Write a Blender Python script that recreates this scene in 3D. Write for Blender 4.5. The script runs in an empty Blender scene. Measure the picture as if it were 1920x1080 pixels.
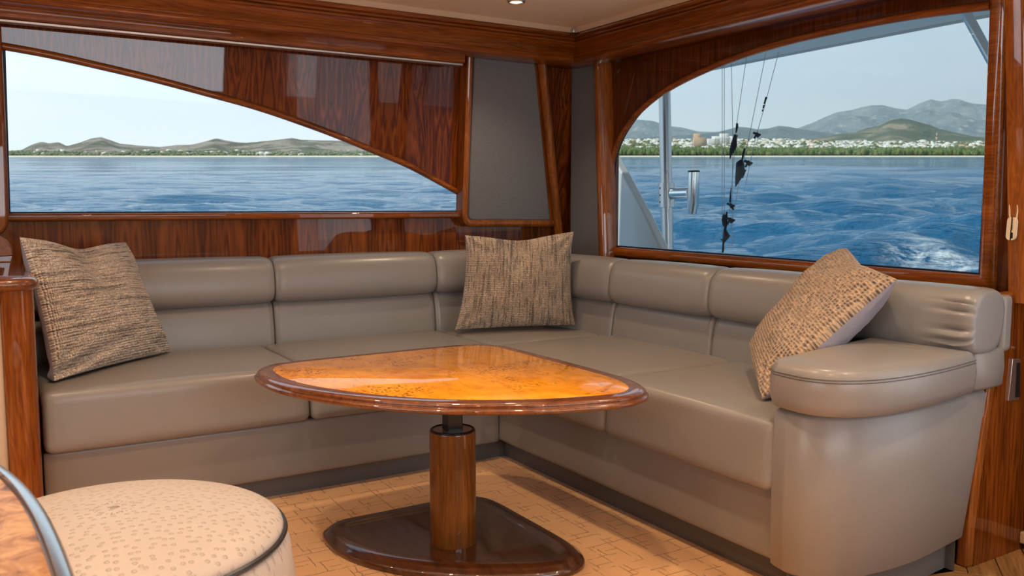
import bpy, math, random
import numpy as np
from mathutils import Matrix, Vector
random.seed(4); rng = np.random.RandomState(4)
SC = bpy.context.scene; COL = SC.collection
S = 1.1                                             # working units -> metres

# ------------------------------------------------------------------ camera, exposure
F = 1638.0
yaw, pit = math.radians(58.25), math.radians(-5.35)
fw = np.array([math.cos(yaw)*math.cos(pit), math.sin(yaw)*math.cos(pit), math.sin(pit)])
rt = np.array([math.sin(yaw), -math.cos(yaw), 0.0]); up = np.cross(rt, fw)
CAM = np.array([0, 0, 1.0])
cd = bpy.data.cameras.new('camera'); cam = bpy.data.objects.new('camera', cd); COL.objects.link(cam)
cam.matrix_world = Matrix(((rt[0], up[0], -fw[0], 0), (rt[1], up[1], -fw[1], 0), (rt[2], up[2], -fw[2], CAM[2]*S), (0, 0, 0, 1)))
cd.lens = F/1920*36; cd.sensor_width = 36; cd.clip_start = .02; cd.clip_end = 60000
cd.dof.use_dof = True; cd.dof.focus_distance = 3.2; cd.dof.aperture_fstop = 10
SC.camera = cam
SC.view_settings.view_transform = 'Standard'; SC.view_settings.look = 'None'
SC.view_settings.exposure = 0.0; SC.view_settings.gamma = 1.0; SC.view_settings.use_curve_mapping = False
SC.cycles.max_bounces = 9; SC.cycles.transparent_max_bounces = 16; SC.cycles.sample_clamp_indirect = 6
SC.cycles.caustics_reflective = False; SC.cycles.caustics_refractive = False

# the boat is trimmed by 3.25 degrees against the sea: sea frame = (right, ahead, up) seen from the cabin
dl = math.radians(3.25)
fh = np.array([math.cos(yaw), math.sin(yaw), 0.0])
sf = fh*math.cos(dl) + np.array([0, 0, 1.0])*math.sin(dl); su = np.cross(rt, sf)
EYE = 2.9                                           # metres above the water
so = CAM*S - su*EYE
SEA = Matrix(((rt[0], sf[0], su[0], so[0]), (rt[1], sf[1], su[1], so[1]), (rt[2], sf[2], su[2], so[2]), (0, 0, 0, 1)))

# ------------------------------------------------------------------ sky
W = bpy.data.worlds.new('world'); SC.world = W; W.use_nodes = True
nt = W.node_tree; nt.nodes.clear(); N = nt.nodes; L = nt.links
tc = N.new('ShaderNodeTexCoord')
def dotn(v):
    d = N.new('ShaderNodeVectorMath'); d.operation = 'DOT_PRODUCT'; L.new(tc.outputs['Generated'], d.inputs[0]); d.inputs[1].default_value = tuple(v); return d.outputs['Value']
el = dotn(su)
rp = N.new('ShaderNodeValToRGB'); L.new(el, rp.inputs[0]); cr = rp.color_ramp
cr.elements[0].position = 0.0; cr.elements[0].color = (.73, .83, .87, 1)
cr.elements[1].position = 1.0; cr.elements[1].color = (.34, .52, .72, 1)
for p_, c_ in ((.05, (.66, .78, .85, 1)), (.17, (.52, .68, .80, 1)), (.5, (.42, .60, .77, 1))):
    e = cr.elements.new(p_); e.color = c_
mp = N.new('ShaderNodeMapping'); mp.inputs['Scale'].default_value = (2.2, 2.2, 9); L.new(tc.outputs['Generated'], mp.inputs[0])
nz = N.new('ShaderNodeTexNoise'); nz.inputs['Scale'].default_value = 1.6; nz.inputs['Detail'].default_value = 8; nz.inputs['Roughness'].default_value = .55; L.new(mp.outputs[0], nz.inputs['Vector'])
cr2 = N.new('ShaderNodeValToRGB'); L.new(nz.outputs[0], cr2.inputs[0]); cr2.color_ramp.elements[0].position = .40; cr2.color_ramp.elements[1].position = .72
cr2.color_ramp.elements[0].color = (0, 0, 0, 1); cr2.color_ramp.elements[1].color = (.75, .75, .75, 1)
mx = N.new('ShaderNodeMix'); mx.data_type = 'RGBA'; L.new(cr2.outputs[0], mx.inputs[0]); L.new(rp.outputs[0], mx.inputs[6]); mx.inputs[7].default_value = (.78, .82, .85, 1)
# brighter towards the sun's side (left of the view)
sunside = dotn(-rt*.9 + fh*.43)
mr = N.new('ShaderNodeMapRange'); L.new(sunside, mr.inputs[0]); mr.inputs[1].default_value = -.2; mr.inputs[2].default_value = 1.0; mr.inputs[3].default_value = .95; mr.inputs[4].default_value = 1.7
vm = N.new('ShaderNodeVectorMath'); vm.operation = 'SCALE'; L.new(mx.outputs[2], vm.inputs[0]); L.new(mr.outputs[0], vm.inputs['Scale'])
gt = N.new('ShaderNodeMath'); gt.operation = 'GREATER_THAN'; L.new(el, gt.inputs[0]); gt.inputs[1].default_value = -.002
mx2 = N.new('ShaderNodeMix'); mx2.data_type = 'RGBA'; L.new(gt.outputs[0], mx2.inputs[0]); mx2.inputs[6].default_value = (.10, .22, .34, 1); L.new(vm.outputs[0], mx2.inputs[7])
bg = N.new('ShaderNodeBackground'); L.new(mx2.outputs[2], bg.inputs[0]); bg.inputs[1].default_value = 1.0
wo = N.new('ShaderNodeOutputWorld'); L.new(bg.outputs[0], wo.inputs[0])

def lamp(name, typ, loc, energy, color, direction=(0, 0, -1), **k):
    d = bpy.data.lights.new(name, typ); d.energy = energy; d.color = color
    for a, v in k.items(): setattr(d, a, v)
    o = bpy.data.objects.new(name, d); COL.objects.link(o); o.location = Vector(loc)*S
    o.rotation_euler = Vector(direction).to_track_quat('-Z', 'Y').to_euler(); return o
sd = Vector(-rt*.75) + Vector(-fh*.5) + Vector((0, 0, .8))
lamp('sun', 'SUN', (0, 0, 30), 2.6, (1, .93, .82), -sd, angle=.01)
# daylight through the port side window, the aft glass door and the windscreen, all outside the frame
lamp('daylight_side_window', 'AREA', (1.2, -2.13, 1.22), 34, (.86, .93, 1), (0, 1, -.05), shape='RECTANGLE', size=2.1*S, size_y=.62*S)
lamp('daylight_aft_door', 'AREA', (2.52, .35, 1.0), 8, (.86, .93, 1), (-1, .25, -.05), shape='RECTANGLE', size=1.1*S, size_y=1.5*S)
lamp('daylight_windscreen', 'AREA', (-2.4, .4, 1.3), 30, (.9, .95, 1), (1, .3, -.12), shape='RECTANGLE', size=2.4*S, size_y=.7*S)

# ------------------------------------------------------------------ geometry helpers
def ray(x, y): return fw + rt*(x-960)/F - up*(y-540)/F
def on(x, y, ax, v):                                # measured point of a known plane (x, y or z = v)
    d = ray(x, y); return CAM + d*((v-CAM[ax])/d[ax])
def onp(x, y, n, p0):
    n = np.array(n, float); d = ray(x, y); return CAM + d*((np.array(p0)-CAM)@n)/(d@n)

def tag(o, label=None, cat=None, group=None, kind=None):
    if label: o['label'] = label
    if cat: o['category'] = cat
    if group: o['group'] = group
    if kind: o['kind'] = kind
    return o
def empty(name, loc, label=None, cat=None, group=None, kind=None):
    o = bpy.data.objects.new(name, None); COL.objects.link(o); o.location = Vector(loc)*S; o.empty_display_size = .05
    return tag(o, label, cat, group, kind)
def wloc(o):
    l = Vector((0, 0, 0))
    while o is not None: l = l + o.location; o = o.parent
    return l
def ob(name, V, Fc, mat, parent=None, smooth=True, uv=None, auto=None):
    V = np.array(V, float)*S
    if parent is not None: V = V - np.array(wloc(parent))
    me = bpy.data.meshes.new(name); me.from_pydata([tuple(v) for v in V], [], [tuple(int(i) for i in f) for f in Fc]); me.update()
    if uv is not None:
        ul = me.uv_layers.new(name='UVMap'); li = np.zeros(len(me.loops), int); me.loops.foreach_get('vertex_index', li)
        ul.data.foreach_set('uv', np.array(uv, float)[li].ravel())
    import bmesh
    bm = bmesh.new(); bm.from_mesh(me); bmesh.ops.recalc_face_normals(bm, faces=bm.faces)
    bm.to_mesh(me); bm.free()
    if smooth:
        me.shade_smooth()
        me.set_sharp_from_angle(angle=math.radians(auto or 38))
    me.materials.append(mat)
    o = bpy.data.objects.new(name, me); COL.objects.link(o); o.parent = parent
    return o
def bevel(o, w, seg=2):
    m = o.modifiers.new('bevel', 'BEVEL'); m.width = w*S; m.segments = seg; m.limit_method = 'ANGLE'; m.angle_limit = math.radians(40); m.harden_normals = False
    return o
def boxvf(a, b):
    x0, y0, z0 = a; x1, y1, z1 = b
    V = [(x0,y0,z0),(x1,y0,z0),(x1,y1,z0),(x0,y1,z0),(x0,y0,z1),(x1,y0,z1),(x1,y1,z1),(x0,y1,z1)]
    return V, [(0,3,2,1),(4,5,6,7),(0,1,5,4),(1,2,6,5),(2,3,7,6),(3,0,4,7)]
def box(name, a, b, mat, parent=None, bv=.004, seg=2):
    V, Fc = boxvf(a, b); o = ob(name, V, Fc, mat, parent)
    return bevel(o, bv, seg) if bv else o
class MB:
    def __init__(s): s.V = []; s.F = []
    def add(s, V, Fc):
        n = len(s.V); s.V += [tuple(v) for v in V]; s.F += [tuple(i+n for i in f) for f in Fc]; return s
    def box(s, a, b): return s.add(*boxvf(a, b))
    def tube(s, pts, r, n=10): return s.add(*tubevf(pts, r, n))
    def build(s, name, mat, parent=None, **k): return ob(name, s.V, s.F, mat, parent, **k)
def tubevf(pts, r, n=10, cap=True):
    P = [np.array(p, float) for p in pts]; m = len(P); rs = r if hasattr(r, '__len__') else [r]*m
    V = []; Fc = []
    T0 = P[1]-P[0]; ref = np.array([0, 0, 1.0]) if abs(T0[2]) < .9*np.linalg.norm(T0) else np.array([1.0, 0, 0])
    for i in range(m):
        T = P[min(i+1, m-1)]-P[max(i-1, 0)]; T = T/(np.linalg.norm(T)+1e-12)
        a = ref-T*(ref@T); a /= np.linalg.norm(a); ref = a; b = np.cross(T, a)
        for k in range(n):
            t = 2*math.pi*k/n; V.append(P[i]+rs[i]*(a*math.cos(t)+b*math.sin(t)))
    for i in range(m-1):
        for k in range(n):
            k2 = (k+1) % n; Fc.append((i*n+k, i*n+k2, (i+1)*n+k2, (i+1)*n+k))
    if cap: Fc.append(tuple(range(n-1, -1, -1))); Fc.append(tuple((m-1)*n+k for k in range(n)))
    return V, Fc
def tube(name, pts, r, mat, parent=None, n=10): 
    V, Fc = tubevf(pts, r, n); return ob(name, V, Fc, mat, parent)
def sweep(name, path, prof, nrm, mat, parent=None, closed=False, smooth=True, auto=50):
    """profile (a: along nrm, b: sideways) swept along a path that lies in the plane of normal nrm; mitred corners"""
    P = [np.array(p, float) for p in path]; m = len(P); nrm = np.array(nrm, float); nrm /= np.linalg.norm(nrm); k = len(prof); V = []; Fc = []
    for i in range(m):
        if closed: t1 = P[i]-P[i-1]; t2 = P[(i+1) % m]-P[i]
        else: t1 = P[i]-P[i-1] if i else P[1]-P[0]; t2 = P[i+1]-P[i] if i < m-1 else P[i]-P[i-1]
        t1 = t1/np.linalg.norm(t1); t2 = t2/np.linalg.norm(t2)
        s1 = np.cross(nrm, t1); s2 = np.cross(nrm, t2); s = s1+s2; s /= np.linalg.norm(s); s /= max(.35, s@s1)
        for a, b in prof: V.append(P[i]+nrm*a+s*b)
    R = m if closed else m-1
    for i in range(R):
        j = (i+1) % m
        for q in range(k):
            q2 = (q+1) % k; Fc.append((i*k+q, i*k+q2, j*k+q2, j*k+q))
    if not closed: Fc.append(tuple(range(k-1, -1, -1))); Fc.append(tuple((m-1)*k+q for q in range(k)))
    return ob(name, V, Fc, mat, parent, smooth, auto=auto)
def strip(name, A, B, th, mat, parent=None):
    """solid panel between two matching rows of points, thickness vector th"""
    A = [np.array(p, float) for p in A]; B = [np.array(p, float) for p in B]; th = np.array(th, float); n = len(A)
    V = A+B+[p+th for p in A]+[p+th for p in B]; Fc = []
    for i in range(n-1):
        Fc += [(i, i+1, n+i+1, n+i), (2*n+i, 3*n+i, 3*n+i+1, 2*n+i+1), (i, 2*n+i, 2*n+i+1, i+1), (n+i, n+i+1, 3*n+i+1, 3*n+i)]
    Fc += [(0, n, 3*n, 2*n), (n-1, 3*n-1, 4*n-1, 2*n-1)]
    return ob(name, V, Fc, mat, parent, auto=30)
def prism(name, poly, th, mat, parent=None, bv=0, auto=30):
    P = [np.array(p, float) for p in poly]; th = np.array(th, float); n = len(P)
    V = P+[p+th for p in P]; Fc = [tuple(range(n)), tuple(range(2*n-1, n-1, -1))]+[(i, (i+1) % n, n+(i+1) % n, n+i) for i in range(n)]
    o = ob(name, V, Fc, mat, parent, auto=auto)
    return bevel(o, bv, 3) if bv else o
def catmull(P, n=8, closed=True):
    P = [np.array(p, float) for p in P]; m = len(P); out = []
    for i in range(m if closed else m-1):
        if closed: a, b, c, d = P[i-1], P[i], P[(i+1) % m], P[(i+2) % m]
        else: a, b, c, d = P[max(i-1, 0)], P[i], P[i+1], P[min(i+2, m-1)]
        for k in range(n):
            t = k/n; out.append(.5*((2*b)+(-a+c)*t+(2*a-5*b+4*c-d)*t*t+(-a+3*b-3*c+d)*t**3))
    if not closed: out.append(P[-1])
    return out
def roundpoly(P, rad, n=8):
    """polygon with each corner rounded by its radius"""
    m = len(P); out = []
    for i in range(m):
        a, b, c = (np.array(P[i-1], float), np.array(P[i], float), np.array(P[(i+1) % m], float)); r = rad[i] if hasattr(rad, '__len__') else rad
        if r <= 0: out.append(b); continue
        u = (a-b)/np.linalg.norm(a-b); v = (c-b)/np.linalg.norm(c-b)
        p0 = b+u*r; p1 = b+v*r
        for k in range(n+1):
            t = k/n; out.append((1-t)**2*p0+2*t*(1-t)*b+t*t*p1)
    return out
def resample(P, n):
    P = np.array(P+[P[0]]); d = np.r_[0, np.cumsum(np.linalg.norm(np.diff(P, axis=0), axis=1))]
    t = np.linspace(0, d[-1], n+1)[:-1]; return np.stack([np.interp(t, d, P[:, i]) for i in range(P.shape[1])], 1)
def slab(name, outline, prof, mat, parent=None, auto=40, n=160, captop=True):
    """closed outline (x,y) raised through rings (outset, z)"""
    P = resample([np.array(p[:2], float) for p in outline], n)
    T = np.roll(P, -1, 0)-np.roll(P, 1, 0); T /= np.linalg.norm(T, axis=1)[:, None]; Nn = np.stack([T[:, 1], -T[:, 0]], 1)
    area = (P[:, 0]*np.roll(P[:, 1], -1)-np.roll(P[:, 0], -1)*P[:, 1]).sum()
    if area < 0: Nn = -Nn
    V = []; Fc = []
    cen = P.mean(0)
    for d, z, *k_ in prof:                          # optional third value: pull towards the centre
        k_ = k_[0] if k_ else 0
        for p, q in zip(P, Nn): V.append(((p[0]+q[0]*d)*(1-k_)+cen[0]*k_, (p[1]+q[1]*d)*(1-k_)+cen[1]*k_, z))
    for i in range(len(prof)-1):
        for k in range(n): k2 = (k+1) % n; Fc.append((i*n+k, i*n+k2, (i+1)*n+k2, (i+1)*n+k))
    Fc.append(tuple(range(n))); Fc.append(tuple((len(prof)-1)*n+k for k in range(n)))
    return ob(name, V, Fc, mat, parent, auto=auto)
def rbox(name, a, b, r, mat, parent=None, bulge=(0, 0, 0), n=14, warp=None):
    """upholstered block: rounded box with bulging faces"""
    a = np.array(a, float); b = np.array(b, float); c = (a+b)/2; h = (b-a)/2; V = []; Fc = []; idx = {}
    g = np.concatenate([[-1, -.985, -.96, -.92], np.linspace(-.85, .85, n-5), [.92, .96, .985, 1]]); n = len(g)-1
    def vid(i, j, k):
        if (i, j, k) not in idx:
            p = np.array([g[i], g[j], g[k]])
            q = p*h; inner = np.clip(q, -(h-r), h-r); d = q-inner; dn = np.linalg.norm(d)
            if dn > 1e-9: q = inner+d/dn*r
            sgn = p
            for ax in range(3):
                o1, o2 = [x for x in range(3) if x != ax]
                q[ax] += bulge[ax]*sgn[ax]*(1-p[o1]**2)*(1-p[o2]**2)**1.0 if bulge[ax] else 0
            idx[(i, j, k)] = len(V); V.append(q+c)
        return idx[(i, j, k)]
    for ax in range(3):
        for s_ in (0, n):
            for i in range(n):
                for j in range(n):
                    def key(u, v):
                        q = [0, 0, 0]; q[ax] = s_; q[(ax+1) % 3] = u; q[(ax+2) % 3] = v; return tuple(q)
                    Fc.append((vid(*key(i, j)), vid(*key(i+1, j)), vid(*key(i+1, j+1)), vid(*key(i, j+1))))
    V = np.array(V)
    if warp is not None: V = warp(V)
    return ob(name, V, Fc, mat, parent, auto=80)
def vnoise(x, y, seed=0):
    xi = np.floor(x).astype(int); yi = np.floor(y).astype(int); xf = x-xi; yf = y-yi
    def hsh(a, b): v = np.sin(a*127.1+b*311.7+seed*74.7)*43758.5453; return v-np.floor(v)
    u = xf*xf*(3-2*xf); v = yf*yf*(3-2*yf)
    return (hsh(xi, yi)*(1-u)+hsh(xi+1, yi)*u)*(1-v)+(hsh(xi, yi+1)*(1-u)+hsh(xi+1, yi+1)*u)*v
def fbm(x, y, o=5, seed=0):
    s = 0; a = .5
    for i in range(o): s = s+a*vnoise(x*2**i, y*2**i, seed+i); a *= .5
    return s

# ------------------------------------------------------------------ materials
def mat(name, color=(.5, .5, .5), rough=.5, metal=0, coat=0, coatr=.03, spec=.5, emit=None, es=1, trans=0, ior=1.45, sheen=0):
    m = bpy.data.materials.new(name); m.use_nodes = True; b = m.node_tree.nodes['Principled BSDF']
    b.inputs['Base Color'].default_value = (*color, 1); b.inputs['Roughness'].default_value = rough; b.inputs['Metallic'].default_value = metal
    b.inputs['Coat Weight'].default_value = coat; b.inputs['Coat Roughness'].default_value = coatr; b.inputs['Specular IOR Level'].default_value = spec
    b.inputs['IOR'].default_value = ior; b.inputs['Transmission Weight'].default_value = trans; b.inputs['Sheen Weight'].default_value = sheen
    if emit: b.inputs['Emission Color'].default_value = (*emit, 1); b.inputs['Emission Strength'].default_value = es
    return m
class NB:
    def __init__(s, m): s.m = m; s.t = m.node_tree; s.b = s.t.nodes['Principled BSDF']
    def n(s, k, **p):
        o = s.t.nodes.new(k)
        for a, v in p.items(): setattr(o, a, v)
        return o
    def l(s, a, b): s.t.links.new(a, b)
    def coord(s, kind='Object', scale=(1, 1, 1), rot=(0, 0, 0), loc=(0, 0, 0)):
        t = s.n('ShaderNodeTexCoord'); m = s.n('ShaderNodeMapping'); m.inputs['Scale'].default_value = scale; m.inputs['Rotation'].default_value = rot; m.inputs['Location'].default_value = loc
        s.l(t.outputs[kind], m.inputs[0]); return m.outputs[0]
    def noise(s, v, scale, detail=4, rough=.5, dist=0):
        o = s.n('ShaderNodeTexNoise'); o.inputs['Scale'].default_value = scale; o.inputs['Detail'].default_value = detail; o.inputs['Roughness'].default_value = rough; o.inputs['Distortion'].default_value = dist
        s.l(v, o.inputs['Vector']); return o.outputs[0]
    def ramp(s, v, stops, interp='LINEAR'):
        o = s.n('ShaderNodeValToRGB'); o.color_ramp.interpolation = interp; e = o.color_ramp.elements
        while len(e) < len(stops): e.new(.5)
        for q, (p, c) in zip(e, stops): q.position = p; q.color = (*c, 1) if hasattr(c, '__len__') else (c, c, c, 1)
        s.l(v, o.inputs[0]); return o.outputs[0]
    def mix(s, f, a, b, mode='MIX'):
        o = s.n('ShaderNodeMix'); o.data_type = 'RGBA'; o.blend_type = mode
        for v, i in ((f, 0), (a, 6), (b, 7)):
            if hasattr(v, 'links'): s.l(v, o.inputs[i])
            elif i == 0: o.inputs[0].default_value = v
            else: o.inputs[i].default_value = (*v, 1) if hasattr(v, '__len__') else (v, v, v, 1)
        return o.outputs[2]
    def math(s, op, a, b=0):
        o = s.n('ShaderNodeMath', operation=op)
        for v, i in ((a, 0), (b, 1)):
            if hasattr(v, 'links'): s.l(v, o.inputs[i])
            else: o.inputs[i].default_value = v
        return o.outputs[0]
    def bump(s, h, strength=.3, dist=.01):
        o = s.n('ShaderNodeBump'); o.inputs['Strength'].default_value = strength; o.inputs['Distance'].default_value = dist; s.l(h, o.inputs['Height']); s.l(o.outputs[0], s.b.inputs['Normal']); return o
    def col(s, c): s.l(c, s.b.inputs['Base Color'])

def wood(name, c0, c1, c2, axis='z', scale=1.0, coat=1.0, match=0, ringw=.18):
    m = mat(name, rough=.35, coat=coat*.8, coatr=.02, spec=.1); b = NB(m)
    k = {'x': (.06, 1, 1), 'y': (1, .06, 1), 'z': (1, 1, .06)}[axis]
    if match:                                        # book-matched veneer leaves
        t = b.n('ShaderNodeTexCoord'); sp = b.n('ShaderNodeSeparateXYZ'); b.l(t.outputs['Object'], sp.inputs[0])
        px_ = b.math('PINGPONG', b.math('ADD', sp.outputs[0], 9.0), match); py_ = b.math('PINGPONG', b.math('ADD', sp.outputs[1], 9.0), match)
        cb = b.n('ShaderNodeCombineXYZ'); b.l(px_, cb.inputs[0]); b.l(py_, cb.inputs[1]); b.l(sp.outputs[2], cb.inputs[2])
        mpn = b.n('ShaderNodeMapping'); mpn.inputs['Scale'].default_value = tuple(q*scale for q in k); b.l(cb.outputs[0], mpn.inputs[0]); v = mpn.outputs[0]
    else: v = b.coord(scale=tuple(q*scale for q in k))
    n1 = b.noise(v, 5.5, 3, .5, 1.2)
    rings = b.math('SINE', b.math('MULTIPLY', n1, 70.0)); rings = b.math('ADD', b.math('MULTIPLY', rings, .5), .5)
    n2 = b.noise(v, 60, 5, .65)
    n3 = b.noise(v, 9, 4, .6)
    a = b.math('ADD', b.math('MULTIPLY', rings, ringw), b.math('MULTIPLY', n2, 1-ringw))
    colr = b.ramp(a, [(.15, c0), (.5, c1), (.85, c2)])
    dark = b.ramp(n3, [(.3, .62), (.6, 1.08)])
    b.col(b.mix(1.0, colr, dark, 'MULTIPLY'))
    return m
TEAK0, TEAK1, TEAK2 = (.11, .025, .003), (.28, .072, .008), (.43, .135, .019)
M = {}
for ax in 'xyz': M['wood_'+ax] = wood('varnished_teak_'+ax, TEAK0, TEAK1, TEAK2, ax, 2.2, coat=1.25)
M['veneer'] = wood('teak_veneer', (.040, .008, .001), (.17, .038, .004), (.30, .080, .009), 'z', 1.6, match=.29, ringw=.34)
M['veneer_dark'] = wood('teak_veneer_dark', (.03, .007, .0015), (.10, .024, .004), (.17, .046, .008), 'z', 1.3, match=.41, ringw=.25)
M['trimwood'] = wood('varnished_trim', (.13, .034, .005), (.26, .076, .012), (.38, .125, .024), 'z', 2.0)
M['plankwood'] = wood('floor_teak', (.16, .075, .022), (.34, .17, .055), (.48, .27, .10), 'x', 2.0, coat=.4)
M['column'] = wood('column_teak', (.10, .034, .006), (.22, .078, .013), (.32, .12, .024), 'z', 2.6, coat=.7)

def leather(name, c, rough=.36, bumps=.12):
    m = mat(name, c, rough, spec=.5, coat=.22, coatr=.22); b = NB(m); v = b.coord()
    vo = b.n('ShaderNodeTexVoronoi'); vo.inputs['Scale'].default_value = 420; b.l(v, vo.inputs['Vector'])
    n = b.noise(v, 3.0, 3); b.col(b.mix(n, tuple(q*.93 for q in c), tuple(min(1, q*1.07) for q in c)))
    h = b.math('ADD', b.math('MULTIPLY', vo.outputs[0], .35), b.math('MULTIPLY', b.noise(v, 6, 4), 2.5))
    b.bump(h, bumps, .004); return m
M['leather'] = leather('taupe_leather', (.262, .242, .224))
M['leather_back'] = leather('taupe_leather_back', (.262, .252, .240))
M['toe'] = leather('toe_kick_vinyl', (.13, .125, .12), .55)
M['seam'] = mat('seam_thread', (.10, .085, .07), .7)
M['headliner'] = leather('headliner', (.93, .82, .66), .75)
M['cream'] = leather('cream_panel', (.62, .48, .33), .55)
M['chrome'] = mat('polished_steel', (.78, .79, .80), .2, metal=1)
M['alu'] = mat('brushed_aluminium', (.68, .66, .62), .35, metal=1)
M['black'] = mat('black_steel', (.012, .011, .010), .35)
M['black_plastic'] = mat('black_plastic', (.01, .011, .014), .6)
M['gel'] = mat('white_gelcoat', (.66, .68, .68), .3, coat=.5)
M['gel_grey'] = mat('grey_gelcoat', (.84, .84, .80), .5)
M['pole'] = mat('pole_steel', (.52, .53, .55), .28, metal=1)
M['plastic'] = mat('ivory_plastic', (.75, .62, .44), .4)
M['cord'] = mat('cord', (.72, .55, .38), .8)
M['gasket'] = mat('window_gasket', (.015, .015, .03), .5)
M['ink'] = mat('ink', (.12, .08, .05), .6)

m = mat('speaker_cloth', (.05, .05, .05), .85); b = NB(m); v = b.coord()
w1 = b.n('ShaderNodeTexWave', bands_direction='X'); w1.inputs['Scale'].default_value = 130; b.l(v, w1.inputs[0]); w2 = b.n('ShaderNodeTexWave', bands_direction='Z'); w2.inputs['Scale'].default_value = 130; b.l(v, w2.inputs[0])
pat = b.math('MULTIPLY', w1.outputs['Fac'], w2.outputs['Fac']); nn = b.noise(v, 240, 2)
b.col(b.mix(b.math('MULTIPLY', b.math('ADD', pat, nn), .6), (.085, .095, .108), (.30, .31, .32))); b.bump(pat, .5, .002); M['cloth'] = m

m = mat('burl', (.6, .25, .04), .3, coat=.75, coatr=.008, spec=.1); b = NB(m); v = b.coord()
big = b.noise(v, 3.5, 5, .6, 1.5); base = b.ramp(big, [(.25, (.62, .20, .008)), (.5, (.86, .33, .016)), (.75, (.98, .46, .035))])
vo = b.n('ShaderNodeTexVoronoi', voronoi_dimensions='2D'); vo.inputs['Scale'].default_value = 75; vo.inputs['Randomness'].default_value = 1; b.l(b.coord(scale=(1, .7, 1)), vo.inputs['Vector'])
eye = b.ramp(vo.outputs['Distance'], [(.22, 1.0), (.36, 0.0)]); clus = b.ramp(b.noise(v, 5, 3, .6, .6), [(.50, 0.0), (.58, 1.0)])
clu2 = b.ramp(b.noise(v, 45, 2), [(.42, 0.0), (.52, 1.0)])
f = b.math('MULTIPLY', b.math('MULTIPLY', eye, clus), b.math('MULTIPLY', clu2, .9))
vein = b.ramp(b.noise(b.coord(scale=(1, .35, 1), rot=(0, 0, .5)), 22, 5, .6, 2.0), [(.35, .8), (.55, 1.03)])
b.col(b.mix(f, b.mix(1.0, base, vein, 'MULTIPLY'), (.12, .025, .004))); M['burl'] = m

m = mat('table_edge', rough=.3, coat=1, coatr=.01); b = NB(m); v = b.coord(scale=(2, 2, 2))
b.col(b.ramp(b.noise(v, 18, 5, .6, 1.0), [(.3, (.10, .022, .005)), (.7, (.26, .075, .014))])); M['edge'] = m
m = mat('pedestal_base', rough=.3, coat=1, coatr=.02); b = NB(m); v = b.coord(scale=(3, .5, 2))
b.col(b.ramp(b.noise(v, 10, 5, .6, 1.0), [(.3, (.035, .010, .003)), (.7, (.12, .038, .010))])); M['pedestal'] = m

# carpet: interlocking stepped tiles pressed in pale pile
m = mat('quilted_carpet', (.6, .45, .3), .9, sheen=.2, spec=.15); b = NB(m)
def brick(v, w, h, off, sc=1, mort=.004):
    o = b.n('ShaderNodeTexBrick'); o.offset = off; o.inputs['Scale'].default_value = sc; o.inputs['Mortar Size'].default_value = mort; o.inputs['Mortar Smooth'].default_value = .3
    o.inputs['Brick Width'].default_value = w; o.inputs['Row Height'].default_value = h; b.l(v, o.inputs['Vector']); return o.outputs['Fac']
v = b.coord(rot=(0, 0, .03)); vr = b.coord(rot=(0, 0, math.pi/2+.03), loc=(.02, .03, 0))
wob = b.noise(b.coord(), 25, 3); 
av = b.n('ShaderNodeVectorMath', operation='MULTIPLY_ADD'); cw = b.n('ShaderNodeCombineXYZ'); b.l(wob, cw.inputs[0]); b.l(wob, cw.inputs[1]); b.l(cw.outputs[0], av.inputs[0]); av.inputs[1].default_value = (.02, .02, 0); b.l(v, av.inputs[2])
br1 = brick(av.outputs[0], .16, .08, .5, mort=.0020); br2 = brick(vr, .16, .08, .5, mort=.0020)
brk = b.ramp(b.noise(b.coord(), 14, 3), [(.46, 0.0), (.52, 1.0)]); brk2 = b.ramp(b.noise(b.coord(loc=(3, 3, 0)), 14, 3), [(.46, 0.0), (.52, 1.0)])
lines = b.math('MAXIMUM', b.math('MULTIPLY', br1, brk), b.math('MULTIPLY', br2, brk2))
tone = b.mix(b.noise(b.coord(), 4, 5, .6), (.70, .37, .145), (.84, .49, .23))
b.col(b.mix(b.math('MULTIPLY', lines, .75), tone, (.26, .12, .035)))
hh = b.math('SUBTRACT', b.math('MULTIPLY', b.noise(b.coord(), 30, 4), .6), lines); b.bump(hh, .6, .006); M['carpet'] = m

# ostrich hide of the stool
m = mat('ostrich_hide', (.62, .55, .47), .42, spec=.4); b = NB(m); v = b.coord()
vo = b.n('ShaderNodeTexVoronoi', voronoi_dimensions='2D'); vo.inputs['Scale'].default_value = 50; vo.inputs['Randomness'].default_value = .75; b.l(v, vo.inputs['Vector'])
dots = b.ramp(vo.outputs['Distance'], [(.12, 1.0), (.26, 0.0)])
b.col(b.mix(b.math('MULTIPLY', dots, .28), b.mix(b.noise(v, 8, 4), (.52, .45, .40), (.60, .53, .48)), (.36, .24, .17)))
b.bump(b.math('ADD', b.math('MULTIPLY', dots, 1.0), b.math('MULTIPLY', b.noise(v, 60, 4), .3)), .55, .004); M['ostrich'] = m
M['piping'] = mat('dark_piping', (.03, .028, .03), .3)

m = mat('granite', (.3, .2, .1), .4, coat=.15); b = NB(m); v = b.coord()
b.col(b.ramp(b.noise(v, 28, 6, .65, .8), [(.32, (.08, .035, .015)), (.46, (.42, .19, .06)), (.6, (.66, .38, .16)), (.75, (.28, .12, .05))])); M['granite'] = m

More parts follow.
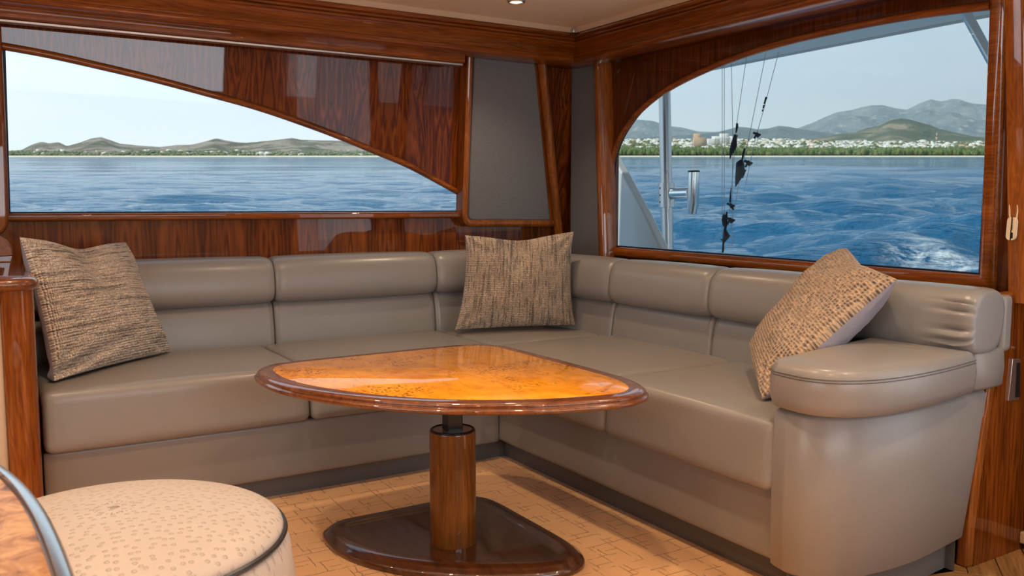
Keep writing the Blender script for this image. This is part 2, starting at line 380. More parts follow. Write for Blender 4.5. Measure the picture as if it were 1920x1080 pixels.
def weave(name, kind):
    m = mat(name, (.5, .4, .3), .95, sheen=.3, spec=.1); b = NB(m)
    if kind == 'h': sc1, sc2 = (4.5, 75, 1), (1.5, 24, 1)
    elif kind == 'v': sc1, sc2 = (80, 5.0, 1), (30, 1.6, 1)
    else: sc1, sc2 = (26, 26, 1), (2.5, 7, 1)
    st = b.noise(b.coord('UV', sc1), 1.0, 4, .7); st2 = b.noise(b.coord('UV', sc2), 1.0, 4, .6)
    vo = b.n('ShaderNodeTexVoronoi'); vo.inputs['Scale'].default_value = 1; vo.inputs['Randomness'].default_value = .35; b.l(b.coord('UV', (78, 52, 1) if kind != 'k' else (46, 46, 1)), vo.inputs['Vector'])
    knot = b.ramp(vo.outputs['Distance'], [(.1, 1.0), (.6, 0.0)]); kn2 = b.ramp(vo.outputs['Distance'], [(.12, 1.0), (.42, 0.0)])
    light = b.mix(b.noise(b.coord('UV', (7, 7, 1)), 1, 4), *(((.50, .34, .21), (.60, .43, .29)) if kind == 'k' else ((.78, .56, .37), (.86, .68, .50)) if kind == 'v' else ((.88, .70, .54), (.94, .82, .69))))
    fine = b.ramp(b.noise(b.coord('UV', (150, 190, 1)), 1.0, 2, .6), [(.56, 0.0), (.63, .7)])
    spots = b.noise(b.coord('UV', (60, 90, 1)), 1.0, 2, .6)
    if kind == 'k':
        d = b.math('ADD', b.math('MULTIPLY', kn2, .45), b.math('MULTIPLY', st2, .95)); d = b.ramp(d, [(.58, 0.0), (.82, .9)])
    else:
        d = b.math('MAXIMUM', b.ramp(st, [(.53, 0.0), (.62, .9)]), b.ramp(b.math('ADD', b.math('MULTIPLY', st2, .8), b.math('MULTIPLY', spots, .3)), [(.575, 0.0), (.66, .85)])); d = b.math('MAXIMUM', d, fine)
    b.col(b.mix(d, light, (.11, .085, .075)))
    b.bump(b.math('ADD', knot, b.math('MULTIPLY', st, .4)), 1.0, .010); return m
M['weave_h'] = weave('horizontal_slub_weave', 'h'); M['weave_v'] = weave('vertical_slub_weave', 'v'); M['weave_k'] = weave('knotted_weave', 'k')
m = mat('lavender_backing', (.30, .275, .32), .8, sheen=.2); b = NB(m); b.bump(b.noise(b.coord(), 9, 4, .5, 1.5), .4, .02); M['backing'] = m

def glass(name, tint):
    m = bpy.data.materials.new(name); m.use_nodes = True; t = m.node_tree; t.nodes.clear()
    tr = t.nodes.new('ShaderNodeBsdfTransparent'); tr.inputs[0].default_value = (*tint, 1); gl = t.nodes.new('ShaderNodeBsdfGlossy'); gl.inputs['Roughness'].default_value = .005
    fr = t.nodes.new('ShaderNodeFresnel'); ge = t.nodes.new('ShaderNodeNewGeometry'); io = t.nodes.new('ShaderNodeMapRange')
    t.links.new(ge.outputs['Backfacing'], io.inputs[0]); io.inputs[3].default_value = 1.16; io.inputs[4].default_value = 1/1.16; t.links.new(io.outputs[0], fr.inputs[0]); mx_ = t.nodes.new('ShaderNodeMixShader'); o = t.nodes.new('ShaderNodeOutputMaterial')
    t.links.new(fr.outputs[0], mx_.inputs[0]); t.links.new(tr.outputs[0], mx_.inputs[1]); t.links.new(gl.outputs[0], mx_.inputs[2]); t.links.new(mx_.outputs[0], o.inputs[0]); return m
M['glass'] = glass('window_glass', (.97, .985, .985)); M['glass_b'] = glass('window_glass_tinted', (.90, .94, .95))
M['lamp_glow'] = mat('lamp_glow', (1, .8, .5), .4, emit=(1, .66, .30), es=30)

# ================================================================== STRUCTURE
CEIL = 1.815; XA0 = -2.5; YB0 = -2.2; WX = 2.58; WY = 3.6
fl = box('floor', (XA0, YB0, -.06), (WX+.1, WY+.1, -.012), mat('subfloor', (.10, .05, .02), .6), bv=0); tag(fl, kind='structure')
ce = box('ceiling', (XA0, YB0, CEIL), (WX+.1, WY+.1, CEIL+.05), M['headliner'], bv=0); tag(ce, kind='structure')
# headliner seams
rug = slab('carpet', [(-1.6, -1.2), (1.78, -1.2), (1.78, 2.93), (-1.6, 2.93)], [(0, -.01), (0, .002), (-.004, .006), (-.02, .007)], M['carpet'])
tag(rug, 'pale orange carpet with stepped interlocking tile pattern under the table', 'carpet')

# herringbone planks beyond the sofa arm
hb = MB(); kk = 0; meshes = {}
pw, pl = .085, .34
def plank(cx, cy, ang, gx):
    c, s_ = math.cos(ang), math.sin(ang); g = .0012
    V, Fc = boxvf((-pl/2+g, -pw/2+g, -.012), (pl/2-g, pw/2-g, .0))
    o = meshes.get('p')
    if o is None:
        p0 = ob('plank', V, Fc, M['plankwood'], None); bevel(p0, .0012, 1); meshes['p'] = p0; o = p0; p = p0
    else: p = o.copy(); COL.objects.link(p)
    p.parent = fl; p.location = (cx*S, cy*S, 0); p.rotation_euler = (0, 0, ang)
A45 = math.radians(38)
for i in range(-12, 13):
    for j in range(-5, 6):
        for dx, dy, a in ((pl/2, pw/2, 0), (-pw/2, pl/2, math.pi/2)):
            u = i*pw+j*pl+dx; w_ = i*pw-j*pl+dy
            x = 2.30+u*math.cos(A45)-w_*math.sin(A45); y = 1.0+u*math.sin(A45)+w_*math.cos(A45)
            if 1.9 < x < 2.72 and .55 < y < 1.55: plank(x, y, A45+a, 0)

# --- wall on the left of the corner (long side of the sofa); above the sill it leans inboard
TI = .11
def pA(x, y, off=0): return onp(x, y, (0, 1, TI), (0, WY-off, 1.0))
def yA(z): return WY-max(0, z-1.0)*TI
arcA = catmull([pA(*p) for p in ((-60, 78), (8, 90), (90, 105), (180, 125), (285, 150), (390, 178), (480, 203), (560, 230), (630, 256), (700, 285), (760, 310), (812, 337), (858, 363), (870, 370))], 5, False)
sillA = .976; xR = 1.955; xL = .118
wl = box('wall_left', (-2.5, WY, 0), (WX+.02, WY+.05, sillA-.03), M['veneer'], bv=0); tag(wl, kind='structure')
strip('arch_panel', arcA, [(p[0], yA(1.9), 1.9) for p in arcA], (0, .03, 0), M['veneer'], wl)
strip('corner_panel', [(xR, WY, sillA-.04), (WX+.02, WY, sillA-.04)], [(xR, yA(1.9), 1.9), (WX+.02, yA(1.9), 1.9)], (0, .04, 0), M['veneer'], wl)
strip('end_panel', [(-2.5, WY, sillA-.04), (xL-.03, WY, sillA-.04)], [(-2.5, yA(1.9), 1.9), (xL-.03, yA(1.9), 1.9)], (0, .04, 0), M['veneer'], wl)
mold = [(0, -.012), (.010, -.012), (.018, -.007), (.020, 0), (.018, .008), (.010, .014), (0, .014)]
nA = (0, -1, -TI)
o = sweep('arch_molding', arcA, [(a, b_+.004) for a, b_ in mold], nA, M['wood_x'], wl)
tA = box('trim_1', (xL-.04, WY-.045, sillA-.030), (xR, WY+.01, sillA-.002), M['wood_x'], bv=.008, seg=3); tag(tA, kind='structure')
w1_ = empty('window_1', (1.0, WY, sillA), kind='structure')
strip('glass_pane', [(p[0], p[1]+.03, sillA-.01) if False else (p[0], WY+.03, sillA-.02) for p in arcA], [p+np.array([0, .03, .004]) for p in arcA], (0, .006, 0), M['glass'], w1_)
sweep('gasket', [(xL+.003, WY+.012, sillA)]+[p+np.array([0, .012, 0]) for p in arcA if p[0] > xL]+[(xR+.002, WY+.012, sillA)], [(0, -.004), (.006, -.004), (.006, .006), (0, .006)], nA, M['gasket'], w1_, closed=True)
# left jamb post of the window with rounded foot
pj = [on(-40, 20, 1, 3.5), on(1, 20, 1, 3.5), on(12, 250, 1, 3.5), on(17, 400, 1, 3.5), on(15, 425, 1, 3.5), on(6, 437, 1, 3.5), on(-30, 447, 1, 3.5)]
jamb = prism('trim_2', pj, (0, .09, 0), M['trimwood'], bv=.012); tag(jamb, kind='structure')

# --- wall on the right of the corner (short side of the sofa)
def pB(x, y, off=0): return on(x, y, 0, WX-off)
arcB = catmull([pB(*p) for p in ((1143, 462), (1143, 400), (1144, 335), (1149, 295), (1160, 262), (1178, 232), (1200, 205), (1235, 175), (1280, 148), (1340, 120), (1400, 97), (1480, 73), (1560, 54), (1640, 37), (1720, 23), (1800, 12), (1860, 5))], 4, False)
yR = arcB[-1][1]; yL = arcB[0][1]; zl = arcB[0][2]; zr = pB(1836, 516)[2]
wr = empty('wall_right', (WX, 2.4, 0), kind='structure')
strip('lower_panel', [(WX, 3.65, 0), (WX, yR, 0)], [(WX, 3.65, zl-.02), (WX, yR, zr-.02)], (.05, 0, 0), M['veneer_dark'], wr)
ir = [p for p in arcB if p[2] > 1.0]
strip('arch_panel', ir, [(WX, p[1], 1.9) for p in ir], (.03, 0, 0), M['veneer_dark'], wr)
strip('corner_panel', [(WX, 3.65, .7), (WX, yL, .7)], [(WX, 3.65, 1.9), (WX, yL, 1.9)], (.05, 0, 0), M['veneer'], wr)
strip('aft_panel', [(WX, yR-.0, 0), (WX, 1.0, 0)], [(WX, yR, 1.9), (WX, 1.0, 1.9)], (.05, 0, 0), M['veneer_dark'], wr)
strip('door_sill', [(WX, 1.0, 0), (WX, -.3, 0)], [(WX, 1.0, .35), (WX, -.3, .35)], (.05, 0, 0), M['veneer_dark'], wr)
strip('door_header', [(WX, 1.0, 1.7), (WX, -.3, 1.7)], [(WX, 1.0, 1.9), (WX, -.3, 1.9)], (.05, 0, 0), M['veneer_dark'], wr)
strip('door_side_panel', [(WX, -.3, 0), (WX, -2.2, 0)], [(WX, -.3, 1.9), (WX, -2.2, 1.9)], (.05, 0, 0), M['veneer_dark'], wr)
sweep('arch_molding', [p for p in arcB if p[2] > .98], [(a*.8, -b_-.008) for a, b_ in mold], (-1, 0, 0), M['wood_y'], wr)
fb = [(0, -.001), (.012, -.001), (.022, .006), (.024, .02), (.022, .036), (.012, .044), (0, .044)]
t3 = sweep('trim_3', [arcB[0]+np.array([0, .03, 0]), (WX, yR-.012, zr), (WX, yR+.002, 1.9)], [(a, -b_) for a, b_ in fb], (-1, 0, 0), M['wood_y']); tag(t3, kind='structure')
w2_ = empty('window_2', (WX, 2.4, zl), kind='structure')
loopB = [p+np.array([.02, 0, 0]) for p in arcB]+[np.array([WX+.02, yR, zr])]
prism('glass_pane', [p+np.array([.012, 0, 0]) for p in loopB], (.006, 0, 0), M['glass_b'], w2_)
sweep('gasket', loopB, [(0, -.006), (.008, -.006), (.008, .006), (0, .006)], (-1, 0, 0), M['gasket'], w2_, closed=True)
wf = empty('wall_front', (-2.5, 0, 0), kind='structure')                     # forward end of the cabin, behind the camera
box('lower_panel', (-2.56, -2.2, 0), (-2.5, 3.65, .92), M['veneer'], wf, 0); box('upper_panel', (-2.56, -2.2, 1.62), (-2.5, 3.65, 1.9), M['veneer'], wf, 0)
box('side_panel', (-2.56, 1.7, .92), (-2.5, 3.65, 1.62), M['veneer'], wf, 0); box('side_panel', (-2.56, -2.2, .92), (-2.5, -.9, 1.62), M['veneer'], wf, 0)
wb = empty('wall_back', (0, -2.2, 0), kind='structure')
box('lower_panel', (-2.5, -2.26, 0), (2.6, -2.2, .9), M['cream'], wb, 0); box('upper_panel', (-2.5, -2.26, 1.54), (2.6, -2.2, 1.9), M['veneer'], wb, 0)
box('side_panel', (-2.5, -2.26, .9), (.12, -2.2, 1.54), M['veneer'], wb, 0); box('side_panel', (2.28, -2.26, .9), (2.6, -2.2, 1.54), M['veneer'], wb, 0)
box('mullion', (.7, -2.24, .9), (.73, -2.2, 1.54), M['wood_z'], wb, 0); box('mullion', (1.5, -2.24, .9), (1.53, -2.2, 1.54), M['wood_z'], wb, 0)

# --- moulded valance under the ceiling
vy, vx = 3.35, 2.412
def bead(z, r_, d0, n_=7): return [(d0+r_*math.sin(math.pi*k/n_), z+r_*.9*math.cos(math.pi*k/n_)) for k in range(n_+1)]
VP = [(-.09, 1.795), (-.006, 1.795)]+bead(1.784, .0085, -.006)+[(-.010, 1.7745)]+bead(1.766, .0065, -.006)+[(-.010, 1.758)]+bead(1.750, .0065, -.003)+[(-.008, 1.742), (-.010, 1.735), (-.009, 1.720), (-.005, 1.706), (.002, 1.694), (.006, 1.690), (.006, 1.6865)]
VP += bead(1.672, .0135, .004, 10)+[(-.004, 1.656), (-.09, 1.656)]
def valance(name, A, B, m_):
    """A, B ends as (x, y) with inward direction; mitred where both runs meet"""
    V = []; k = len(VP)
    for fn in (A, B):
        for d, z in VP: V.append(fn(d, z))
    Fc = [(q, (q+1) % k, k+(q+1) % k, k+q) for q in range(k)]+[tuple(range(k)), tuple(range(2*k-1, k-1, -1))]
    o = ob(name, V, Fc, m_, auto=55); tag(o, kind='structure'); return o
valance('trim_4', lambda d, z: (-2.45, vy-d, z), lambda d, z: (vx-d, vy-d, z), M['wood_x'])
valance('trim_5', lambda d, z: (vx-d, -2.15, z), lambda d, z: (vx-d, vy-d, z), M['wood_y'])
cs = sweep('trim_6', [(-2.45, vy+.004, 1.795), (vx+.004, vy+.004, 1.795), (vx+.004, -2.15, 1.795)], [(0, 0), (.03, -.018), (.03, .05), (0, .05)], (0, 0, 1), M['cream'], smooth=False); tag(cs, kind='structure')
box('corner_clip', (vx-.022, vy-.022, 1.79), (vx+.002, vy+.002, 1.812), M['alu'], cs, .003)
# backing boards that close the valance up to the wall
for nm, a, b_ in (('trim_7', (-2.45, vy+.02, 1.665), (WX, WY, 1.69)), ('trim_8', (vx+.02, -2.15, 1.665), (WX, vy+.02, 1.69))):
    tag(box(nm, a, b_, M['veneer_dark'], bv=0), kind='structure')
# blind cassette under the valance over the long window
bl = empty('blind_cassette', (.9, 3.42, 1.60), 'glossy wooden blind cassette with metal bottom rail above the left window', 'blind')
xc = on(868, 115, 1, 3.42)[0]
V, Fc = [], []
cp = [(3.405, 1.668), (3.40, 1.655), (3.402, 1.625), (3.412, 1.619), (3.50, 1.619), (3.50, 1.668)]
for x in (-.6, xc): V += [(x, a, z) for a, z in cp]
Fc = [(q, (q+1) % 6, 6+(q+1) % 6, 6+q) for q in range(6)]+[tuple(range(6)), tuple(range(11, 5, -1))]
ob('housing', V, Fc, M['wood_x'], bl, auto=40)
box('bottom_rail', (-.6, 3.410, 1.609), (xc-.004, 3.45, 1.6185), M['alu'], bl, .002)

# --- speaker panels in the corner
def y5(x, y): return onp(x, y, (0, 1, TI), (0, WY-.05, 1.0))
spk = empty('speaker_panel', y5(950, 424), 'tapered black cloth panel in a teak frame left of the corner', 'speaker')
clothP = roundpoly([y5(889, 92), y5(1000, 96), y5(1031, 413), y5(877, 413)], [0, 0, .012, .03], 6)
V = []; 
o = prism('cloth_front', [p+np.array([0, -.006, 0]) for p in clothP], (0, .04, 0), M['cloth'], spk, bv=.008)
frm = roundpoly([y5(880, 90), y5(869, 418), y5(1034, 418)], [0, .045, 0], 8)
sweep('frame', frm, [(.0, -.018), (.016, -.017), (.022, -.008), (.022, .006), (.014, .014), (-.045, .014), (-.045, -.018)], nA, M['trimwood'], spk)
strip('side_board', [y5(1000, 96)+np.array([0, .012, 0]), y5(1031, 416)+np.array([0, .012, 0])], [y5(1022, 96)+np.array([0, .012, 0]), y5(1056, 440)+np.array([0, .012, 0])], (0, .035, 0), M['wood_z'], spk)
sweep('slanted_batten', [y5(1012, 90), y5(1046, 440)], [(.0, -.02), (.020, -.018), (.030, -.008), (.030, .008), (.02, .018), (0, .02)], nA, M['trimwood'], spk)
# second: narrow cloth strip on the right wall beside the corner, teak batten
def x5(x, y, d=2.52): return on(x, y, 0, d)
sp2 = empty('speaker_panel', x5(1095, 476), 'narrow black cloth panel with slanted teak batten right of the corner', 'speaker')
prism('cloth_front', [x5(1071, 100), x5(1113, 100), x5(1124, 482), x5(1068, 482)], (.06, 0, 0), M['cloth'], sp2, bv=.008)
sweep('slanted_batten', [x5(1121, 100), x5(1132, 482)], [(-.06, -.02), (.008, -.022), (.018, -.014), (.022, 0), (.018, .014), (.008, .024), (-.06, .024)], (-1, 0, 0), M['trimwood'], sp2)

# --- end pillar, door jamb, latch on the right
ep = empty('end_panel', (2.46, 1.34, 0), 'varnished teak end panel with curved top behind the sofa arm', 'panel')
def y13(x, y, d=1.325): return on(x, y, 1, d)
pe = [y13(1813, 1053), y13(1818, 990), y13(1828, 900), y13(1843, 800), y13(1860, 690), y13(1872, 612), y13(1877, 580), y13(1884, 560), y13(1896, 549), y13(1912, 546), (WX, 1.325, y13(1912, 546)[2]), (WX, 1.325, 0)]
pe[0][2] = 0
prism('panel', pe, (0, .035, 0), M['trimwood'], ep, bv=.007, auto=35)
inn = [p+np.array([.028, 0, -.006]) for p in pe[:-2]]
inn = [np.array([max(p[0], 0), 1.3235, max(p[2], .0)]) for p in inn]
prism('face_veneer', inn+[(WX-.002, 1.3235, inn[-1][2]), (WX-.002, 1.3235, 0)], (0, .004, 0), M['veneer'], ep)
def c13(x, y): return on(x, y, 1, 1.318)
prism('strike_plate', [c13(1891, 752), c13(1911, 750), c13(1914, 673), c13(1899, 673)], (0, .006, 0), M['alu'], ep, bv=.001)
prism('latch_slot', [c13(1903, 745)-np.array([0, .002, 0]), c13(1911, 744)-np.array([0, .002, 0]), c13(1912, 680)-np.array([0, .002, 0]), c13(1906, 680)-np.array([0, .002, 0])], (0, .003, 0), M['black'], ep)
sc_ = c13(1904, 653); tube('screw', [sc_, sc_+np.array([0, .007, 0])], .005, M['chrome'], ep, 12)
bb = box('baseboard_right', (WX-.02, -.4, .02), (WX, 1.323, .055), mat('pale_trim', (.62, .42, .24), .4, coat=.5), bv=.004); tag(bb, kind='structure')
j2 = sweep('trim_9', [on(1913, 560, 1, 1.34), on(1911, 300, 1, 1.34), on(1906, -60, 1, 1.34)], [(0, 0), (.0, .06), (.04, .06), (.05, .05), (.05, .008), (.04, 0)], (0, -1, 0), M['trimwood']); tag(j2, kind='structure')

# blind cord
cdp = on(1898, 400, 0, 2.44)
bc = empty('blind_pull', cdp, 'ivory blind cord loop with oval plastic weight on the right jamb', 'cord')
def q24(x, y, d=2.44): return on(x, y, 0, d)
tube('cord_strand', [q24(1904, -60), q24(1898, 200), q24(1893, 400), q24(1894, 412)], .0022, M['cord'], bc, 8)
tube('cord_strand', [q24(1912, -60), q24(1911, 200), q24(1908, 395), q24(1906, 410)], .0022, M['cord'], bc, 8)
wt = roundpoly([q24(1892, 406), q24(1910, 408), q24(1906, 451), q24(1888, 450)], .014, 8)
prism('cord_weight', wt, (-.008, 0, 0), M['plastic'], bc, bv=.0025)
prism('slot', roundpoly([q24(1895, 436, 2.4315), q24(1899, 436, 2.4315), q24(1898.5, 447, 2.4315), q24(1894.5, 447, 2.4315)], .002, 3), (.002, 0, 0), M['black'], bc)
pr = MB()
for i in range(13):
    y0 = 411+i*1.55; xx = 1898.6-i*.05; w_ = (.9, 1.3, .7)[i % 3]
    if i == 6: continue
    a = [q24(xx-w_, y0, 2.4315), q24(xx+w_, y0, 2.4315), q24(xx+w_, y0+.9, 2.4315), q24(xx-w_, y0+.9, 2.4315)]
    pr.add(a, [(0, 1, 2, 3)])
pr.build('print', M['ink'], bc)

# ================================================================== CABINET at far left
cb = empty('cabinet', (0, 3.0, 0), 'teak cabinet with cream door and rounded glossy top at left edge', 'cabinet')
box('body', (-.9, 2.83, 0), (.10, 3.58, .765), M['veneer'], cb, 0)
ov = roundpoly([(.06, 2.79), (.145, 2.79), (.145, 3.56), (.06, 3.56)], [.02, .055, .01, .01], 8)
slab('corner_post', ov, [(0, 0), (0, .765)], M['wood_z'], cb)
box('door', (-.9, 2.802, .10), (.062, 2.835, .73), M['cream'], cb, .012, 4)
tp = roundpoly([(-1.0, 2.775), (.150, 2.775), (.150, 3.57), (-1.0, 3.57)], [.01, .06, .02, .01], 8)
slab('top', tp, [(-.012, .764), (0, .767), (.008, .775), (.010, .784), (.006, .793), (-.004, .799), (-.02, .801)], M['edge'], cb)
fd = [on(x, y, 1, 3.2) for x, y in ((-40, 430), (0, 442), (12, 450), (22, 462), (26, 480), (-40, 484))]
prism('fiddle_rail', fd, (0, .02, 0), M['edge'], cb, bv=.004)

# ================================================================== SOFA
sofa = empty('corner_sofa', (1.1, 3.1, 0), 'L-shaped taupe leather corner sofa with rolled backrests and one arm', 'sofa')
ZB = .265
box('toe_kick', (.15, 2.925, 0), (1.775, 2.97, .09), M['toe'], sofa, .002)
box('toe_kick', (1.775, 1.50, 0), (1.82, 2.97, .09), M['toe'], sofa, .002)
rbox('base_panel', (.15, 2.872, .08), (1.722, 3.4, .272), .012, M['leather'], sofa, (0, .004, 0))
rbox('base_panel', (1.722, 1.478, .085), (2.4, 2.92, .278), .012, M['leather'], sofa, (.004, 0, 0))
def seat(a, b_, fr, bl_=.012):
    """seat block, plus stitched welt along the front top edge"""
    o = rbox('seat_cushion', a, b_, .026, M['leather'], sofa, (0, 0, bl_), 18, warp=fr)
    return o
def wA(V): 
    # front face leans out slightly towards the foot
    V = V.copy(); k = np.clip((.46-V[:, 2])/.19, 0, 1)*np.clip((3.2-V[:, 1])/.35, 0, 1); V[:, 1] -= .012*k; return V
def wB(V):
    V = V.copy(); k = np.clip((.46-V[:, 2])/.19, 0, 1)*np.clip((2.1-V[:, 0])/.35, 0, 1); V[:, 0] -= .012*k; return V
s1 = seat((.152, 2.845, .272), (.954, 3.45, .458), wA); s2 = seat((.956, 2.845, .272), (1.728, 3.45, .458), wA)
s3 = rbox('seat_cushion', (1.73, 2.915, .30), (2.34, 3.45, .458), .03, M['leather'], sofa, (0, 0, .012), 16)
s4 = seat((1.685, 2.162, .278), (2.34, 2.912, .462), wB); s5 = seat((1.685, 1.482, .278), (2.34, 2.160, .462), wB)
# welts: double stitched seams at the front edge and around the corner of each block
def welt(pts, par): 
    for dz in (0, .007):
        tube('stitching', [np.array(p)-np.array([0, 0, dz]) for p in pts], .0011, M['seam'], par, 6)
welt([(.165, 2.8475, .435), (.94, 2.8475, .435)], s1); welt([(.97, 2.8475, .435), (1.70, 2.8475, .435)], s2)
welt([(1.6875, 2.18, .439), (1.6875, 2.88, .439)], s4); welt([(1.6875, 1.50, .439), (1.6875, 2.145, .439)], s5)

# backrest: two tiers swept round the concave corner
RC = .42; cx_, cy_ = 2.28-RC, 3.42-RC
def path(s_):
    """arc length -> point, outward (towards the wall) normal"""
    L1 = cx_-.15; La = RC*math.pi/2
    if s_ < L1: return np.array([.15+s_, 3.42]), np.array([0, 1.0])
    if s_ < L1+La:
        t = (s_-L1)/RC; n_ = np.array([math.sin(t), math.cos(t)]); return np.array([cx_, cy_])+RC*n_, n_
    return np.array([2.28, cy_-(s_-L1-La)]), np.array([1.0, 0])
L1 = cx_-.15; La = RC*math.pi/2; e0 = L1+La+(cy_-2.86)
def drop(s_): t = min(1, max(0, (s_-L1)/La)); return .022*t*t*(3-2*t)
def tier(name, s0, s1_, cd_, hd, cz, hz, ex, lean, mat_, pleat=False, er=.035):
    n = 60 if pleat else 36; K = 132 if pleat else 44; V = []; Fc = []
    us = sorted(set([0, .004, .012, .022, .035, .05]+list(np.linspace(.05, 1-.05, n-10))+[1-.05, 1-.035, 1-.022, 1-.012, 1-.004, 1]))
    Ln = s1_-s0
    us = [min(1, max(0, u)) for u in us]
    ss = [s0+Ln*u for u in us]
    # local spacing near both ends follows the end radius
    ends = [0, .0015, .005, .011, .020, er]
    ss = [s0+e for e in ends]+list(np.linspace(s0+er+.004, s1_-er-.004, n-12))+[s1_-e for e in reversed(ends)]
    for s_ in ss:
        p, nr = path(s_); e = min(s_-s0, s1_-s_); k = math.sqrt(max(0, 1-((er-min(e, er))/er)**2)); sc = .80+.20*k
        if e < 1e-6: sc = .74
        for q in range(K):
            t = 2*math.pi*q/K; c, s2_ = math.cos(t), math.sin(t)
            x = abs(c)**(2/ex)*(1 if c > 0 else -1); z = abs(s2_)**(2/ex)*(1 if s2_ > 0 else -1)
            rr = sc*(1-.03*math.exp(-(e/.10)**2))
            if pleat:
                f_ = math.exp(-((s1_-s_-.045)/.05)**2)*(1 if c < -.2 else 0)
                for t0, am in ((3.55, .11), (3.25, .14), (2.92, .12), (2.62, .09)): rr -= am*f_*math.exp(-((t-t0)/.045)**2); rr += am*.6*f_*math.exp(-((t-t0-.10)/.07)**2)
            d = cd_+hd*x*rr; zz = cz+hz*z*rr-drop(s_); d += lean*(zz-cz)
            V.append((p[0]+nr[0]*d, p[1]+nr[1]*d, zz))
    m_ = len(ss)
    for i in range(m_-1):
        for q in range(K): q2 = (q+1) % K; Fc.append((i*K+q, i*K+q2, (i+1)*K+q2, (i+1)*K+q))
    Fc.append(tuple(range(K))); Fc.append(tuple((m_-1)*K+q for q in range(K)))
    return ob(name, V, Fc, mat_, sofa, auto=75)
segs = [(0.0, .852), (.853, 1.558), (1.559, e0+.012), (e0+.013, e0+.585), (e0+.586, e0+1.56)]
for i, (a, b_) in enumerate(segs):
    tier('backrest_roll', a, b_, .030, .086, .711, .094, 3.0, .12, M['leather_back'], pleat=(i == 4))
    tier('lower_backrest', a, b_ if i < 4 else e0+1.36, .060, .092, .532, .112, 4.5, .14, M['leather_back'], er=.02)
box('back_shell', (2.385, 1.305, .60), (2.435, 3.1, .757), M['leather_back'], sofa, .015, 4)
# arm
ao = [(1.695, 1.484), (1.685, 1.44), (1.70, 1.385), (1.76, 1.335), (1.86, 1.305), (2.02, 1.298), (2.36, 1.325), (2.36, 1.484)]
ao = catmull(ao[1:7], 8, False); ao = [(1.693, 1.484)]+[tuple(p) for p in ao]+[(2.40, 1.33), (2.40, 1.484)]
arm = slab('arm_base', ao, [(-.012, .085), (0, .095), (.003, .3), (0, .485), (-.010, .497), (-.03, .500)], M['leather'], sofa, auto=60, n=220)
lz = wloc(arm.parent)
for v_ in arm.data.vertices:
    x, z = (v_.co.x+lz.x)/S, (v_.co.z+lz.z)/S
    if x > 2.05: v_.co.x += (2.05+(x-2.05)*((2.262+.21*z-2.05)/.35)-x)*S
slab('arm_toe_kick', [(min(x, 2.30), y) for x, y in ao], [(-.045, 0), (-.045, .09)], M['toe'], sofa)
po = [(1.76, 1.525), (1.70, 1.505)]+[tuple(p) for p in catmull([(1.672, 1.47), (1.668, 1.38), (1.70, 1.315), (1.78, 1.272), (1.90, 1.258), (2.06, 1.268), (2.245, 1.296)], 8, False)]+[(2.252, 1.32), (2.252, 1.60), (2.235, 1.62)]
pad = slab('arm_pad', po, [(-.016, .502), (-.004, .508), (.002, .53), (.004, .565), (0, .598), (-.008, .611), (-.016, .617), (-.016, .622, .18), (-.016, .6245, .5)], M['leather'], sofa, auto=70, n=220)
for zz in (.594, .587):
    P = resample([np.array(p) for p in po], 220); 
    T = np.roll(P, -1, 0)-np.roll(P, 1, 0); T /= np.linalg.norm(T, axis=1)[:, None]; Nn = np.stack([T[:, 1], -T[:, 0]], 1)
    pts = [(p[0]+q[0]*.0015, p[1]+q[1]*.0015, zz) for p, q in zip(P, Nn)]
    tube('stitching', pts[6:135], .0011, M['seam'], pad, 6)
rbox('arm_pad', (2.256, 1.302, .502), (2.41, 1.505, .618), .022, M['leather'], sofa, (0, .003, .004), 8)

